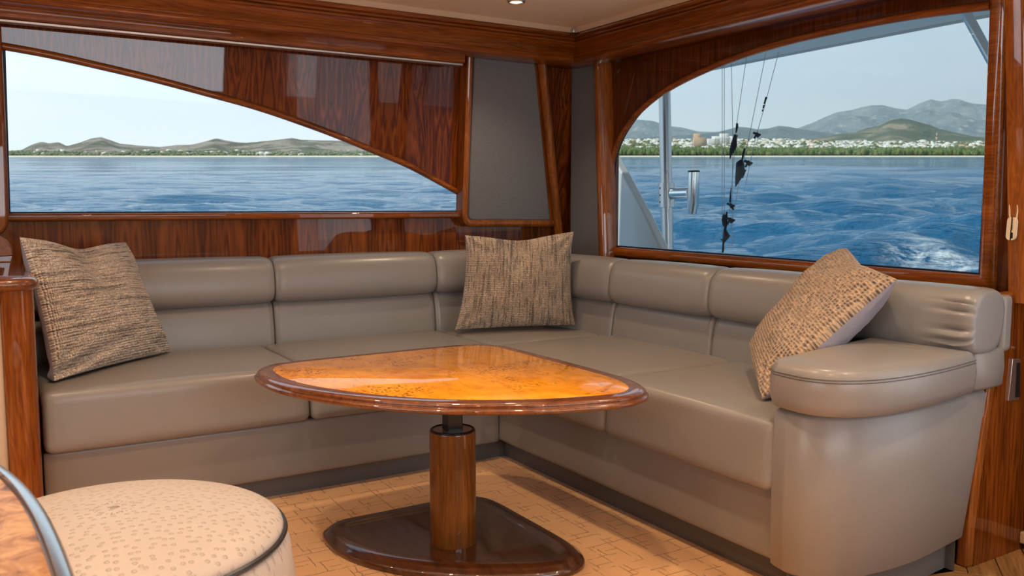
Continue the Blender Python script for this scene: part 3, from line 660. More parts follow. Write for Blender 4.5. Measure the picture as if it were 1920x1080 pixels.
# ================================================================== PILLOWS
def pillow(name, C4, T, mats, label, dent=(0, .0, .12), seed=0, pinch=.07, fold=0):
    TL, TR, BR, BL = [np.array(c, float) for c in C4]; ctr = (TL+TR+BR+BL)/4
    base = empty(name, (BL+BR)/2, label, 'cushion', 'woven scatter cushions on the sofa')
    nrm = np.cross(TR-BL, TL-BR); nrm /= np.linalg.norm(nrm)
    if nrm@(CAM-ctr) < 0: nrm = -nrm
    n = 56
    g = np.sin(np.linspace(-math.pi/2, math.pi/2, n+1))
    for side, (pn, m_) in enumerate(mats):
        sg = 1 if side == 0 else -1; V = []; UV = []; Fc = []
        for j in range(n+1):
            for i in range(n+1):
                u, v = g[i], g[j]
                uu = u*(1-pinch*(1-v*v)**1.0*abs(u)**1.5); vv = v*(1-pinch*(.35 if v < 0 else 1)*(1-u*u)*abs(v)**1.5)
                if v > 0: vv -= dent[1]*math.exp(-((u-dent[0])/.42)**2)*v**1.6
                a, b2 = (uu+1)/2, (vv+1)/2
                P = (TL*(1-a)+TR*a)*b2+(BL*(1-a)+BR*a)*(1-b2)
                t = T*(max(0, 1-u*u)*max(0, 1-v*v))**.42*(1+.0*u)
                wr_ = (fbm(np.array(u*2.2+7+seed), np.array(v*2.2+3), 3, seed+side)-.45)*.035*(1-u**4)*(1-v**4)
                cr_ = -dent[2]*T*math.exp(-((u-dent[0])/.22)**2)*max(0, v)**1.2*(1-v**6) if dent[1] else 0
                rad = 0
                for cu, cv in ((1, 1), (-1, 1), (1, -1), (-1, -1)):       # small radiating tucks at corners
                    ang = math.atan2(abs(cv-v), abs(cu-u)); rr = math.hypot(cu-u, cv-v); rad += .006*math.sin(ang*9+seed)*math.exp(-((rr-.35)/.22)**2)
                if fold: rad -= .022*math.exp(-((v+.72-.25*(u+.2))/.07)**2)*(1/(1+math.exp((u+.1)*7)))*sg
                V.append(P+nrm*sg*(t+wr_+cr_+rad if 0 < i < n and 0 < j < n else 0)); UV.append(((u+1)/2, (v+1)/2))
        for j in range(n):
            for i in range(n): q = j*(n+1)+i; Fc.append((q, q+1, q+n+2, q+n+1))
        o = ob(pn, V, Fc, m_, base, uv=UV, auto=180)
    return base
pillow('scatter_cushion', [(.128, 3.10, .905), (.470, 3.39, .872), (.598, 3.34, .470), (.196, 2.975, .468)], .075,
       (('woven_front', M['weave_h']), ('plain_back', M['backing'])), 'beige woven cushion with horizontal dark streaks at the left end of sofa', dent=(-.05, .085, .9), seed=1, fold=1)
pA1, pA2 = on(872, 441, 1, 3.27), on(1076, 434, 1, 3.06)
pillow('scatter_cushion', [pA1, pA2, on(1079, 610, 2, .484), on(853, 619, 2, .477)], .075,
       (('woven_front', M['weave_v']), ('plain_back', M['backing'])), 'beige woven cushion with vertical dark stripes upright in the sofa corner', dent=(.0, .075, .75), seed=3, pinch=.08)
pillow('scatter_cushion', [(2.445, 1.86, .862), (2.135, 1.462, .802), (1.815, 1.635, .475), (2.13, 1.97, .53)], .095,
       (('woven_front', M['weave_k']), ('plain_back', M['backing'])), 'knotted woven cushion with lavender back tipped against the sofa arm', dent=(.0, .05, .3), seed=5, pinch=.05)

# ================================================================== TABLE
tb = empty('pedestal_table', (1.143, 2.17, .007), 'low triangular table with glossy orange burl top on one pedestal', 'table')
to = catmull([(.69, 2.56), (.75, 2.635), (.85, 2.66), (1.05, 2.668), (1.38, 2.672), (1.47, 2.655), (1.535, 2.60), (1.562, 2.52), (1.567, 2.30), (1.567, 2.02), (1.555, 1.86), (1.515, 1.755), (1.455, 1.70), (1.375, 1.683), (1.265, 1.704), (1.125, 1.753), (.966, 1.852), (.836, 1.990), (.738, 2.153), (.685, 2.30), (.672, 2.44)], 8)
slab('tabletop', to, [(-.10, .472), (-.022, .474), (-.012, .477), (-.002, .484), (0, .492), (-.004, .499), (-.010, .501), (-.011, .504), (-.009, .510), (-.012, .516), (-.019, .520), (-.028, .5212), (-.052, .5212)], M['edge'], tb, auto=70, n=260)
for v_ in tb.children[0].data.vertices: v_.co.z += ((.5212-(v_.co.z/S+.007))*.35)*S
inl = slab('burl_inlay', to, [(-.055, .5185), (-.055, .5217), (-.0552, .5218)], M['burl'], tb, n=260)
tube('column', [(1.143, 2.17, .03), (1.143, 2.17, .360), (1.143, 2.17, .363)], [.066, .066, .065], M['column'], tb, 48)
tube('collar_rim', [(1.143+.060*math.cos(t), 2.17+.060*math.sin(t), .364) for t in np.linspace(0, 2*math.pi, 41)], .005, M['black'], tb, 8)
tube('collar_plate', [(1.143, 2.17, .358), (1.143, 2.17, .366)], .056, M['alu'], tb, 40)
rq = .0235; a_ = math.radians(-8)
cq = [(1.143+rq*(math.cos(a_)*sx-math.sin(a_)*sy), 2.17+rq*(math.sin(a_)*sx+math.cos(a_)*sy)) for sx, sy in ((1, 1), (-1, 1), (-1, -1), (1, -1))]
bevel(ob('lifting_post', [(x, y, .36) for x, y in cq]+[(x, y, .49) for x, y in cq], boxvf((0, 0, 0), (1, 1, 1))[1], M['black'], tb), .003)
bo = catmull([(.855, 2.44), (.885, 2.49), (.94, 2.510), (1.06, 2.512), (1.28, 2.512), (1.36, 2.50), (1.41, 2.46), (1.432, 2.39), (1.434, 2.24), (1.434, 2.05), (1.425, 1.95), (1.395, 1.885), (1.345, 1.858), (1.28, 1.862), (1.20, 1.895), (1.06, 1.98), (.955, 2.085), (.885, 2.20), (.852, 2.32)], 8)
slab('foot_plate', bo, [(-.012, .0), (0, .003), (.008, .012), (.008, .020), (.002, .028), (-.006, .031), (-.010, .036), (-.020, .041), (-.045, .042), (-.062, .038), (-.070, .036)], M['pedestal'], tb, auto=60, n=220)

# ================================================================== STOOL
st = empty('round_stool', (.20, 1.665, .007), 'round stool in cream ostrich hide with dark piping, nearest the camera', 'stool')
sx_, sy_, sr = .195, 1.668, .292
circ = [(sx_+sr*math.cos(t), sy_+sr*math.sin(t)) for t in np.linspace(0, 2*math.pi, 97)[:-1]]
slab('seat_top', circ, [(-.004, .398), (0, .405)]+[(-sr*(1-math.cos(t)), .405+.058*math.sin(t)) for t in np.linspace(.12, 1.45, 16)]+[(-sr*.97, .4635)], M['ostrich'], st, n=120, auto=80)
slab('side_skirt', circ, [(-.02, .007), (-.004, .03), (.004, .12), (.016, .22), (.020, .30), (.012, .37), (0, .398), (-.02, .40)], M['ostrich'], st, n=120, auto=80)
tube('piping', [(sx_+(sr+.002)*math.cos(t), sy_+(sr+.002)*math.sin(t), .4005) for t in np.linspace(0, 2*math.pi, 121)], .0055, M['piping'], st, 8)

# ================================================================== COUNTER, near left
ct = empty('counter', (-.45, .5, 0), 'brown granite counter with polished steel edge at the bottom left corner', 'counter')
def sup(cx, cy, a, b_, e, n=120): return [(cx+a*abs(math.cos(t))**(2/e)*math.copysign(1, math.cos(t)), cy+b_*abs(math.sin(t))**(2/e)*math.copysign(1, math.sin(t))) for t in np.linspace(0, 2*math.pi, n+1)[:-1]]
oc = sup(-.45, .45, .512, .96, 4)
slab('top', oc, [(-.03, .66), (-.018, .662), (-.016, .699), (-.02, .701)], M['granite'], ct)
slab('edge_band', oc, [(-.014, .668), (-.004, .671), (0, .678), (-.004, .685), (-.006, .687), (-.002, .690), (-.001, .697), (-.006, .7035), (-.015, .7035), (-.0155, .70)], M['chrome'], ct, auto=60)
slab('cabinet_body', oc, [(-.06, .0), (-.06, .665)], M['veneer'], ct)

# ================================================================== DOWNLIGHTS
def downlight(x, y, e, label, vis=True):
    t = empty('ceiling_light', (x, y, CEIL), label, 'light', 'recessed ceiling downlights')
    r = .030
    tube('lens', [(x, y, CEIL-.0035), (x, y, CEIL-.001)], r*.72, M['lamp_glow'], t, 24)
    tube('trim_ring', [(x+r*math.cos(a), y+r*math.sin(a), CEIL-.002) for a in np.linspace(0, 2*math.pi, 33)], .006, M['alu'], t, 8)
    l_ = lamp('bulb', 'SPOT', (x, y, CEIL-.012), e, (1, .74, .49), spot_size=math.radians(118), spot_blend=.7, shadow_soft_size=.03)
    l_.parent = t; l_.location = (0, 0, -.012*S); return t
lc = on(968, 2, 2, CEIL)
downlight(lc[0], lc[1], 25, 'glowing round downlight in the headliner above the sofa corner')
for x in (-1.7, -.75, .2, 1.15, 1.9):
    for y in (-1.7, -.9, -.1, .75, 1.6, 2.45):
        if (x, y) == (1.9, 2.45): continue
        if (x, y) == (-1.7, -1.7): continue
        downlight(x, y, 25, 'downlight outside the frame, %s row from the short sofa, %s from the long sofa' % (dict(zip((1.9, 1.15, .2, -.75, -1.7), 'first second third fourth fifth'.split()))[x], dict(zip((2.45, 1.6, .75, -.1, -.9, -1.7), 'first second third fourth fifth sixth'.split()))[y]))

# ================================================================== OUTSIDE: aft deck of the boat
def e_(x, y, d): return on(x, y, 0, d)
ht = empty('hardtop', (3.5, 2.2, 1.95), 'white hardtop overhang above the aft deck outside the right window', 'roof')
V = []; Fc = []; n = 24; m_ = 10
for j in range(m_+1):
    for i in range(n+1):
        y = -2.6+8.4*i/n; x = 2.66+1.84*j/m_; crown = .05*(1-((y-1.6)/4.2)**2)
        V.append((x, y, 1.93+crown*.6+.02*(j/m_)))
nv = len(V); V += [(x, y, z+.09) for x, y, z in V]
for j in range(m_):
    for i in range(n): q = j*(n+1)+i; Fc += [(q, q+1, q+n+2, q+n+1), (nv+q, nv+q+n+1, nv+q+n+2, nv+q+1)]
for i in range(n): q = m_*(n+1)+i; Fc += [(q, q+1, nv+q+1, nv+q), (i, nv+i, nv+i+1, i+1)]
for j in range(m_): q = j*(n+1); Fc += [(q, q+n+1, nv+q+n+1, nv+q), (q+n, nv+q+n, nv+q+2*n+1, q+2*n+1)]
ob('shell', V, Fc, M['gel_grey'], ht)
tube('edge_gutter', [(4.5, -2.6+8.4*i/n, 1.95+.03*(1-((-2.6+8.4*i/n-1.6)/4.2)**2)) for i in range(n+1)], .014, M['gel'], ht, 8)
dk = box('deck', (2.66, -2.6, -.45), (5.6, 5.6, -.40), M['gel'], bv=0); tag(dk, kind='structure')  # unseen, added to bounce light up onto the hardtop's underside
stt = empty('hardtop_strut', e_(1858, 120, 4.1), 'dark polished strut holding up the hardtop at the upper right', 'strut')
tube('tube', [e_(1800, 5, 4.1), e_(1880, 150, 4.1)], .024, M['chrome'], stt, 14); tube('foot', [e_(1797, 0, 4.1), e_(1802, 9, 4.1)], .034, M['chrome'], stt, 14)

wing = [e_(1120, 262, 3.0), e_(1143, 285, 3.0), e_(1153, 300, 3.0), e_(1185, 360, 3.0), e_(1215, 415, 3.0), e_(1240, 468, 3.0), e_(1262, 520, 3.0), e_(1120, 520, 3.0)]
wg = prism('cabin_wing', wing, (.06, 0, 0), M['gel'], bv=.012); wg = tag(wg, 'white moulded cabin wing outside the lower left of right window', 'wing')
pz = 3.6
pole = empty('deck_pole', e_(1250, 540, pz), 'polished steel pole with rod holder on the aft deck', 'pole')
tube('tube', [e_(1245, 90, pz), e_(1246, 170, pz), e_(1253, 560, pz)], .036, M['pole'], pole, 24)
cl = tube('clamp', [e_(1249, 343, pz), e_(1250, 389, pz)], .049, M['pole'], pole, 24)
for yy in (353, 366, 379): 
    pc = e_(1249, yy, pz)-np.array([.046, 0, 0]); tube('bolt', [pc+np.array([.01, 0, 0]), pc-np.array([.003, 0, 0])], .006, M['black'], cl, 8)
a1, a2 = e_(1262, 363, pz), e_(1294, 362, pz); V, Fc = tubevf([a1, a2], .034, 16); ob('arm', V, Fc, M['chrome'], pole)
rh = tube('rod_holder', [e_(1301, 321, pz), e_(1300, 380, pz), e_(1297, 400, pz)], [.032, .034, .028], M['chrome'], pole, 20)
tube('rim', [e_(1301, 320, pz), e_(1301, 323, pz)], .035, M['black'], rh, 20)

# rigging lines with reels and clips hanging from the hardtop edge
gx = 4.3
def g_(x, y): return e_(x, y, gx)
BP = M['black_plastic']; LN = mat('line', (.35, .36, .38), .6)
def rig(line, label):
    t = empty('fishing_line', g_(*line[-1]), label, 'fishing line', 'lines hanging from the hardtop')
    tube('line', [g_(*p) for p in line], .0018, LN, t, 6); return t
def pod(t, nm, pts, rs, n=12):
    tube(nm, [g_(*p) for p in pts], [r/1638*5.3*1.0 for r in rs], BP, t, n)
def reel(t, x, y, s_=1.0, f=1):
    pod(t, 'reel_arm', [(x-5*s_*f, y+9*s_), (x-2*s_*f, y+3*s_), (x, y)], [1.8*s_, 2.2*s_, 2.6*s_]); pod(t, 'reel_knob', [(x-6*s_, y-2*s_), (x+7*s_, y+2*s_)], [2.6*s_, 2.0*s_])
    pod(t, 'reel_spool', [(x-1*s_, y-1), (x+3*s_, y+5*s_)], [3.5*s_, 3.5*s_])
r1 = rig([(1354, 110), (1354, 440)], 'thin pale line hanging straight, leftmost of the hanging lines')
r2 = rig([(1358, 110), (1358, 470)], 'thin pale line with black tackle cluster near its lower end')
r3 = rig([(1371, 108), (1374, 250), (1372, 460)], 'thin pale line hanging third from the steel pole')
r4 = rig([(1400, 105), (1381, 235), (1368, 400)], 'hanging line with slim black reel pod below its upper grip')
r5 = rig([(1436, 100), (1406, 250), (1388, 330), (1370, 430)], 'hanging line with large black reel pod level with the waves')
r6 = rig([(1460, 98), (1432, 205), (1415, 265), (1395, 360)], 'hanging line farthest right with black grip and small reel')
pod(r6, 'grip', [(1437, 182), (1433, 195)], [2.2, 1.6]); pod(r6, 'grip', [(1433, 197), (1431, 203)], [2.0, 1.6]); pod(r6, 'grip', [(1430.5, 205), (1429.5, 209)], [1.5, 1.2]); reel(r6, 1419, 251, .95)
pod(r4, 'grip', [(1382, 231), (1382, 238), (1380, 249)], [2.0, 2.8, 1.3]); pod(r4, 'pod', [(1380, 253), (1378, 258), (1376, 272), (1373, 282), (1370, 290), (1369, 298)], [4.5, 4.0, 6.8, 6.0, 2.5, 1])
pod(r5, 'grip', [(1396, 278), (1394, 288), (1391, 302)], [2, 2.4, 1.6]); pod(r5, 'pod', [(1391, 301), (1388, 306), (1388, 318), (1384, 334), (1381, 344), (1379, 350)], [4, 8.5, 9.5, 6.5, 3, 1]); reel(r5, 1403, 304, 1.05); pod(r5, 'rod_butt', [(1397, 318), (1392, 334)], [2.6, 1.2])
pod(r3, 'grip', [(1371, 352), (1370, 362), (1369, 380)], [1, 1.8, 2.2]); reel(r3, 1370, 384, 1.0, -1)
pod(r2, 'rod', [(1363, 397), (1361, 420), (1358, 440), (1355, 474)], [1.6, 3, 3, 1.8]); pod(r2, 'pod', [(1360, 402), (1358, 412), (1359, 424)], [5, 6, 4]); reel(r2, 1369, 411, 1.15); pod(r2, 'rod_butt', [(1360, 434), (1363, 442), (1358, 452)], [4, 7, 3]); pod(r2, 'hook', [(1352, 449), (1360, 452)], [1.6, 2])

# ================================================================== SEA AND COAST (in the sea's own level frame)
def seaobj(name, V, Fc, mat_, smooth=True):
    V = np.asarray(V, np.float32); Fc = np.asarray(Fc, np.int32); k = Fc.shape[1]
    me = bpy.data.meshes.new(name); me.vertices.add(len(V)); me.vertices.foreach_set('co', V.ravel())
    me.loops.add(Fc.size); me.loops.foreach_set('vertex_index', Fc.ravel()); me.polygons.add(len(Fc))
    me.polygons.foreach_set('loop_start', np.arange(0, Fc.size, k, dtype=np.int32)); me.update(calc_edges=True); me.validate()
    if smooth: me.shade_smooth()
    me.materials.append(mat_); o = bpy.data.objects.new(name, me); COL.objects.link(o); o.matrix_world = SEA; return o
def grid(nr, nc): 
    q = (np.arange(nr-1)[:, None]*nc+np.arange(nc-1)[None]).ravel(); return np.stack([q, q+1, q+nc+1, q+nc], 1)
def sdir(px, py):
    d = ray(px, py); y = d@sf; return (d@rt)/y, (d@su)/y
# water
al = np.concatenate([np.linspace(.36, .0085, 560), np.geomspace(.0083, EYE/3200, 50)]); R = EYE/al
az = np.radians(np.linspace(-48, 48, 760)); RR, AZ = np.meshgrid(R, az, indexing='ij'); X = RR*np.tan(AZ); Y = RR.copy()
dR = np.gradient(R)[:, None]
Zw = np.zeros_like(X); DX = np.zeros_like(X); r2_ = np.random.RandomState(11)
for lam, am, nn in ((60, .14, 8), (28, .15, 8), (13, .14, 7), (7.5, .13, 9), (4.2, .10, 12), (2.4, .06, 14), (1.4, .030, 12)):
    for _ in range(nn):
        la = lam*r2_.uniform(.75, 1.3); th = r2_.normal(math.radians(100), .42); k = 2*math.pi/la; ph = r2_.uniform(0, 6.28)
        att = np.clip((la/np.maximum(dR, 1e-6)-1.5)/2, 0, 1)
        arg = k*(X*math.cos(th)+Y*math.sin(th))+ph; g = am/math.sqrt(nn)*1.5
        Zw += att*g*np.cos(arg); DX += att*g*.8*np.sin(arg)*math.sin(th)
patch = fbm(X/18+5, Y/30+9, 4, 3); Zw *= (.5+1.0*patch)*np.clip(.72+X/np.maximum(Y, 1)*1.3, .4, 1.15)       # the wake disturbs the water on the right
Y2 = Y-DX*.7
m = mat('sea_water', (.008, .08, .16), .06, spec=.5, ior=1.333); b = NB(m); v = b.coord()
b1 = b.noise(b.coord(scale=(.6, 1.6, 1)), 1.6, 6, .6, .3); b2 = b.noise(b.coord(scale=(.35, 1.4, 1)), .10, 8, .7, .2)
bp = b.bump(b.math('ADD', b.math('MULTIPLY', b1, .35), b.math('MULTIPLY', b2, 5.0)), 1.0, .45)
sp = b.n('ShaderNodeSeparateXYZ'); b.l(b.coord(), sp.inputs[0])
fx, fz = sdir(1760, 466); fy = EYE/-fz
dx_ = b.math('DIVIDE', b.math('SUBTRACT', sp.outputs[0], fx*fy), 2.3); dy_ = b.math('DIVIDE', b.math('SUBTRACT', sp.outputs[1], fy), 2.4)
dist = b.math('SQRT', b.math('ADD', b.math('MULTIPLY', dx_, dx_), b.math('MULTIPLY', dy_, dy_)))
fo = b.math('MULTIPLY', b.ramp(dist, [(.3, 1.0), (1.0, 0.0)]), b.ramp(b.noise(b.coord(scale=(.45, 1.2, 1)), 1.5, 8, .7, .8), [(.44, 0.0), (.62, 1.0)]))
deep = b.mix(b.noise(b.coord(scale=(.04, .08, .1)), 1, 3), (.006, .10, .22), (.014, .15, .29))
b.col(b.mix(fo, deep, (.85, .88, .88)))
rgh = b.math('ADD', .06, b.math('MULTIPLY', fo, .5)); b.l(rgh, b.b.inputs['Roughness'])
sea = seaobj('sea', np.stack([X, Y2, Zw], -1).reshape(-1, 3), grid(*X.shape), m); tag(sea, kind='structure')

def earth(name, cols, sc, rough=.9, patch=None):
    m = mat(name, cols[0], rough, spec=.1); b = NB(m); n1 = b.noise(b.coord(scale=(1, 1, 1)), sc, 8, .65, .3)
    c = b.ramp(n1, [(.34, cols[0]), (.50, cols[1]), (.60, cols[2])])
    b.bump(b.noise(b.coord(), sc*6, 8, .7), .9, 60)
    if patch: c = b.mix(b.ramp(b.noise(b.coord(), patch[0], 5, .6), [(patch[1], 0.0), (patch[1]+.06, 1.0)]), c, patch[2])
    b.col(c); return m
def ridge(name, pts, d0, d1, back, mat_, rough_h, kind='structure', seed=1, base=0, nc=420, nr=60, px0=None, px1=None, ex=1.15, nsc=1.0):
    pts = sorted(pts); px = np.linspace(pts[0][0], pts[-1][0], nc); py = np.interp(px, [p[0] for p in pts], [p[1] for p in pts])
    sx = np.array([sdir(a, b_)[0] for a, b_ in zip(px, py)]); sz = np.array([sdir(a, b_)[1] for a, b_ in zip(px, py)])
    H = sz*d1+EYE; t = np.concatenate([np.linspace(0, 1, nr), 1+np.linspace(.05, 1, 14)])
    D = np.where(t <= 1, d0+(d1-d0)*t, d1+(t-1)*back)[:, None]*np.ones((1, nc)); prof = np.where(t <= 1, t**ex, 2-t)[:, None]
    X = D*sx[None]; nz_ = fbm(X/(900*nsc)+seed*3, D/(900*nsc), 6, seed); rid = 1-np.abs(2*fbm(X/(520*nsc)+seed, D/(1400*nsc), 5, seed+9)/.97-1)
    sh = np.sin(np.clip(t, 0, 2)*math.pi/1.0)[:, None]; sh = np.where(t[:, None] <= 1, sh, 0)
    Z = base*np.clip(prof*4, 0, 1)+np.maximum(H-base, 0)[None]*prof*(1+sh*(nz_-.5)*.9+sh*(rid-.6)*.55)+ (nz_-.5)*rough_h*prof
    Z[0] = -6
    o = seaobj(name, np.stack([X, D, Z], -1).reshape(-1, 3), grid(*X.shape), mat_); tag(o, kind=kind); return o
far = earth('far_mountain_hazed_scrub', [(.20, .27, .29), (.26, .33, .34), (.34, .39, .39)], .0016, patch=(.010, .58, (.50, .50, .47)))  # scrub with blue-grey distance haze mixed into its colour
mid = earth('mid_ridge_hazed_scrub', [(.17, .24, .25), (.22, .28, .28), (.27, .33, .31)], .002)  # haze tint painted into this scrub too, weaker than the far range
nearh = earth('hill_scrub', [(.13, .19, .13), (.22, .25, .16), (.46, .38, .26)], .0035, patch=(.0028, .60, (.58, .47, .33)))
lefth = earth('left_hills_scrub', [(.17, .23, .16), (.32, .31, .23), (.55, .47, .36)], .0050, patch=(.006, .49, (.66, .58, .46)))
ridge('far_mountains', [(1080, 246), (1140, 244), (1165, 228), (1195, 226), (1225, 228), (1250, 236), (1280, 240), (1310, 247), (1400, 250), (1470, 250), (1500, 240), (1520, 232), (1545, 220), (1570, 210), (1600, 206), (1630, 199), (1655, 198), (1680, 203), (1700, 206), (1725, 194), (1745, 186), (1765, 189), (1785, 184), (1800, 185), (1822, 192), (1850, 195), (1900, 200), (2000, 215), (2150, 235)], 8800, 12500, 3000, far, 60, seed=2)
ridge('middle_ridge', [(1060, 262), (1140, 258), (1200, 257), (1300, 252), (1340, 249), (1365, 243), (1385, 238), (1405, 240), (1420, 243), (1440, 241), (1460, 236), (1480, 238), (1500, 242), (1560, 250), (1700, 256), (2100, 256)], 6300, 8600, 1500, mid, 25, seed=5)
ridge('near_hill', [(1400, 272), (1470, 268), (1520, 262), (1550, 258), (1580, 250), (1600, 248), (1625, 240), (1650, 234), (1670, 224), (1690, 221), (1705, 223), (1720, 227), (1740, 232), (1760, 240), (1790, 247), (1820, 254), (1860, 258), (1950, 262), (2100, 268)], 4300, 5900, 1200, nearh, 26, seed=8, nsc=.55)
ridge('left_hills', [(-420, 274), (-300, 262), (-200, 270), (-100, 278), (0, 284), (40, 281), (62, 270), (78, 265), (92, 268), (110, 266), (125, 273), (150, 267), (172, 259), (190, 257), (206, 262), (225, 269), (250, 271), (300, 275), (330, 272), (360, 272), (385, 266), (405, 260), (420, 263), (440, 266), (465, 268), (500, 263), (530, 260), (548, 258), (565, 262), (600, 264), (640, 264), (680, 268), (720, 264), (800, 266), (900, 262), (1000, 268), (1100, 272)], 2750, 3900, 900, lefth, 14, seed=13, nsc=.3)
# foreshore: beach then rising town ground
def shore_h(d, px):
    t = np.clip((d-2520)/80, 0, 1)*3.5+np.clip((d-2650)/1900, 0, 1)*np.interp(px, [-400, 700, 1100, 1150, 1450, 1600, 2100], [5, 8, 78, 84, 86, 72, 72])
    return t
pxs = np.linspace(-420, 2150, 620); ds = np.concatenate([[2495], np.linspace(2505, 2640, 12), np.linspace(2680, 4600, 30)])
sxs = np.array([sdir(a, 288)[0] for a in pxs]); Dg = ds[:, None]*np.ones((1, len(pxs))); Xg = Dg*sxs
Zg = shore_h(Dg, pxs[None])+(fbm(Xg/150, Dg/150, 4, 7)-.45)*np.clip((Dg-2620)/400, 0, 1)*14; Zg[0] = -4
m = mat('foreshore_ground', (.5, .4, .3), .95, spec=.1); b = NB(m); sp = b.n('ShaderNodeSeparateXYZ'); b.l(b.coord(), sp.inputs[0])
veg = b.ramp(b.noise(b.coord(), .006, 6, .6), [(.40, (.14, .19, .08)), (.55, (.38, .34, .21)), (.65, (.55, .47, .33))])
isb = b.math('LESS_THAN', sp.outputs[1], 2612.0); b.col(b.mix(isb, veg, (.82, .70, .50)))
fs = seaobj('foreshore', np.stack([Xg, Dg, Zg], -1).reshape(-1, 3), grid(*Xg.shape), m); tag(fs, kind='structure')

# thin sea haze between the boat and the mountains
hz = bpy.data.materials.new('sea_haze'); hz.use_nodes = True; t_ = hz.node_tree; t_.nodes.clear(); vs = t_.nodes.new('ShaderNodeVolumeScatter'); vs.inputs['Color'].default_value = (.93, .96, 1, 1); vs.inputs['Density'].default_value = 3.2e-5; vs.inputs['Anisotropy'].default_value = .2
ho = t_.nodes.new('ShaderNodeOutputMaterial'); t_.links.new(vs.outputs[0], ho.inputs['Volume'])
hV, hF = boxvf((-14000, 1200, -20), (14000, 16500, 1100)); hzo = seaobj('haze', hV, hF, hz, False); tag(hzo, 'thin pale sea haze in front of the far mountains', 'haze', kind='stuff')

# palm belt along the beach (could not be counted): lumpy crowns
icoV = np.array([(0, 0, 1), (.89, 0, .45), (.28, .85, .45), (-.72, .53, .45), (-.72, -.53, .45), (.28, -.85, .45), (.72, .53, -.45), (-.28, .85, -.45), (-.89, 0, -.45), (-.28, -.85, -.45), (.72, -.53, -.45), (0, 0, -1)])
icoF = np.array([(0,1,2),(0,2,3),(0,3,4),(0,4,5),(0,5,1),(1,6,2),(2,7,3),(3,8,4),(4,9,5),(5,10,1),(6,7,2),(7,8,3),(8,9,4),(9,10,5),(10,6,1),(11,7,6),(11,8,7),(11,9,8),(11,10,9),(11,6,10)])
def blobs(name, C_, Rr, mat_, label, cat):
    V = (C_[:, None]+icoV[None]*Rr[:, None]).reshape(-1, 3); Fc = (icoF[None]+12*np.arange(len(C_))[:, None, None]).reshape(-1, 3)
    o = seaobj(name, V, Fc, mat_, False); tag(o, label, cat, kind='stuff'); return o
def treemat(name, a, b2):
    m = mat(name, a, .9, spec=.1); b = NB(m); b.col(b.ramp(b.noise(b.coord(), .05, 4, .6), [(.4, a), (.6, b2)])); return m
nT = 3600; px = rng.uniform(1120, 2000, nT); dd = rng.uniform(2640, 2850, nT); X_ = dd*np.array([sdir(a, 288)[0] for a in px]); hh_ = rng.uniform(6, 13, nT)
zz = shore_h(dd, px)
blobs('palm_belt', np.stack([X_, dd, zz+hh_*.8], 1), np.stack([rng.uniform(4, 9, nT), rng.uniform(4, 9, nT), hh_], 1), treemat('palm_green', (.06, .12, .03), (.22, .24, .09)), 'green belt of palms behind the beach below the white town', 'trees')
nT = 1500; px = rng.uniform(-100, 1000, nT); dd = rng.uniform(2660, 3200, nT); X_ = dd*np.array([sdir(a, 288)[0] for a in px]); hh_ = rng.uniform(2.5, 6, nT)
zz = shore_h(dd, px)+np.clip((dd-2750)/1150, 0, 1)*30
blobs('coast_bushes', np.stack([X_, dd, zz+hh_*.5], 1), np.stack([rng.uniform(3, 9, nT), rng.uniform(3, 9, nT), hh_], 1), treemat('bush_green', (.11, .16, .08), (.26, .28, .15)), 'scattered bushes along the shore seen through the left window', 'trees')
nT = 1300; px = rng.uniform(1120, 2000, nT); dd = rng.uniform(2900, 4300, nT); X_ = dd*np.array([sdir(a, 288)[0] for a in px]); hh_ = rng.uniform(4, 8, nT)
blobs('town_trees', np.stack([X_, dd, shore_h(dd, px)+hh_*.5], 1), np.stack([rng.uniform(6, 14, nT), rng.uniform(4, 9, nT), hh_], 1), treemat('town_green', (.09, .14, .05), (.22, .24, .11)), 'trees scattered between the white houses of the town', 'trees')

# town houses
wallm = [mat('house_wall_%s' % n_, c, .8, spec=.2) for n_, c in (('white', (.86, .83, .77)), ('cream', (.78, .67, .52)), ('ochre', (.66, .46, .30)))]
dark = mat('window_dark', (.20, .22, .24), .4)
def seabox(V, Fq, c, s_):
    n0 = len(V); x, y, z = c; a, b2, h = s_
    V += [(x-a/2, y-b2/2, z-3), (x+a/2, y-b2/2, z-3), (x+a/2, y+b2/2, z-3), (x-a/2, y+b2/2, z-3), (x-a/2, y-b2/2, z+h), (x+a/2, y-b2/2, z+h), (x+a/2, y+b2/2, z+h), (x-a/2, y+b2/2, z+h)]
    Fq += [tuple(n0+i for i in f) for f in ((0,3,2,1),(4,5,6,7),(0,1,5,4),(1,2,6,5),(2,3,7,6),(3,0,4,7))]
def house_at(name, px, d, w, h, mi, label, group, z=None, dep=None, wins=True, cat='house'):
    x = d*sdir(px, 285)[0]; z = float(shore_h(np.array(d), px)) if z is None else z; dep = dep or w*.7
    me_key = None; V = []; Fq = []
    seabox(V, Fq, (0, 0, 0), (w, dep, h*.72)); seabox(V, Fq, (w*rng.uniform(-.2, .2), dep*.1, h*.6), (w*.55, dep*.7, h*.4))
    o = seaobj(name, V, Fq, wallm[mi], False); o.matrix_world = SEA @ Matrix.Translation((x, d, z)); tag(o, label, cat, group)
    if wins:
        V = []; Fq = []; nw = max(2, int(w/5))
        for i in range(nw):
            for k in range(max(1, int(h*.72/3.4))):
                cx2 = -w/2+w*(i+.5)/nw; seabox(V, Fq, (cx2, -dep/2, 4.0+k*3.3), (w/nw*.45, .5, 1.4-3+.0))
        V = [(a, b2, c+ (0)) for a, b2, c in V]
        p = seaobj('windows', V, Fq, dark, False); p.parent = o; p.matrix_parent_inverse = Matrix(); p.matrix_world = o.matrix_world; p['kind'] = 'stuff'
    return o
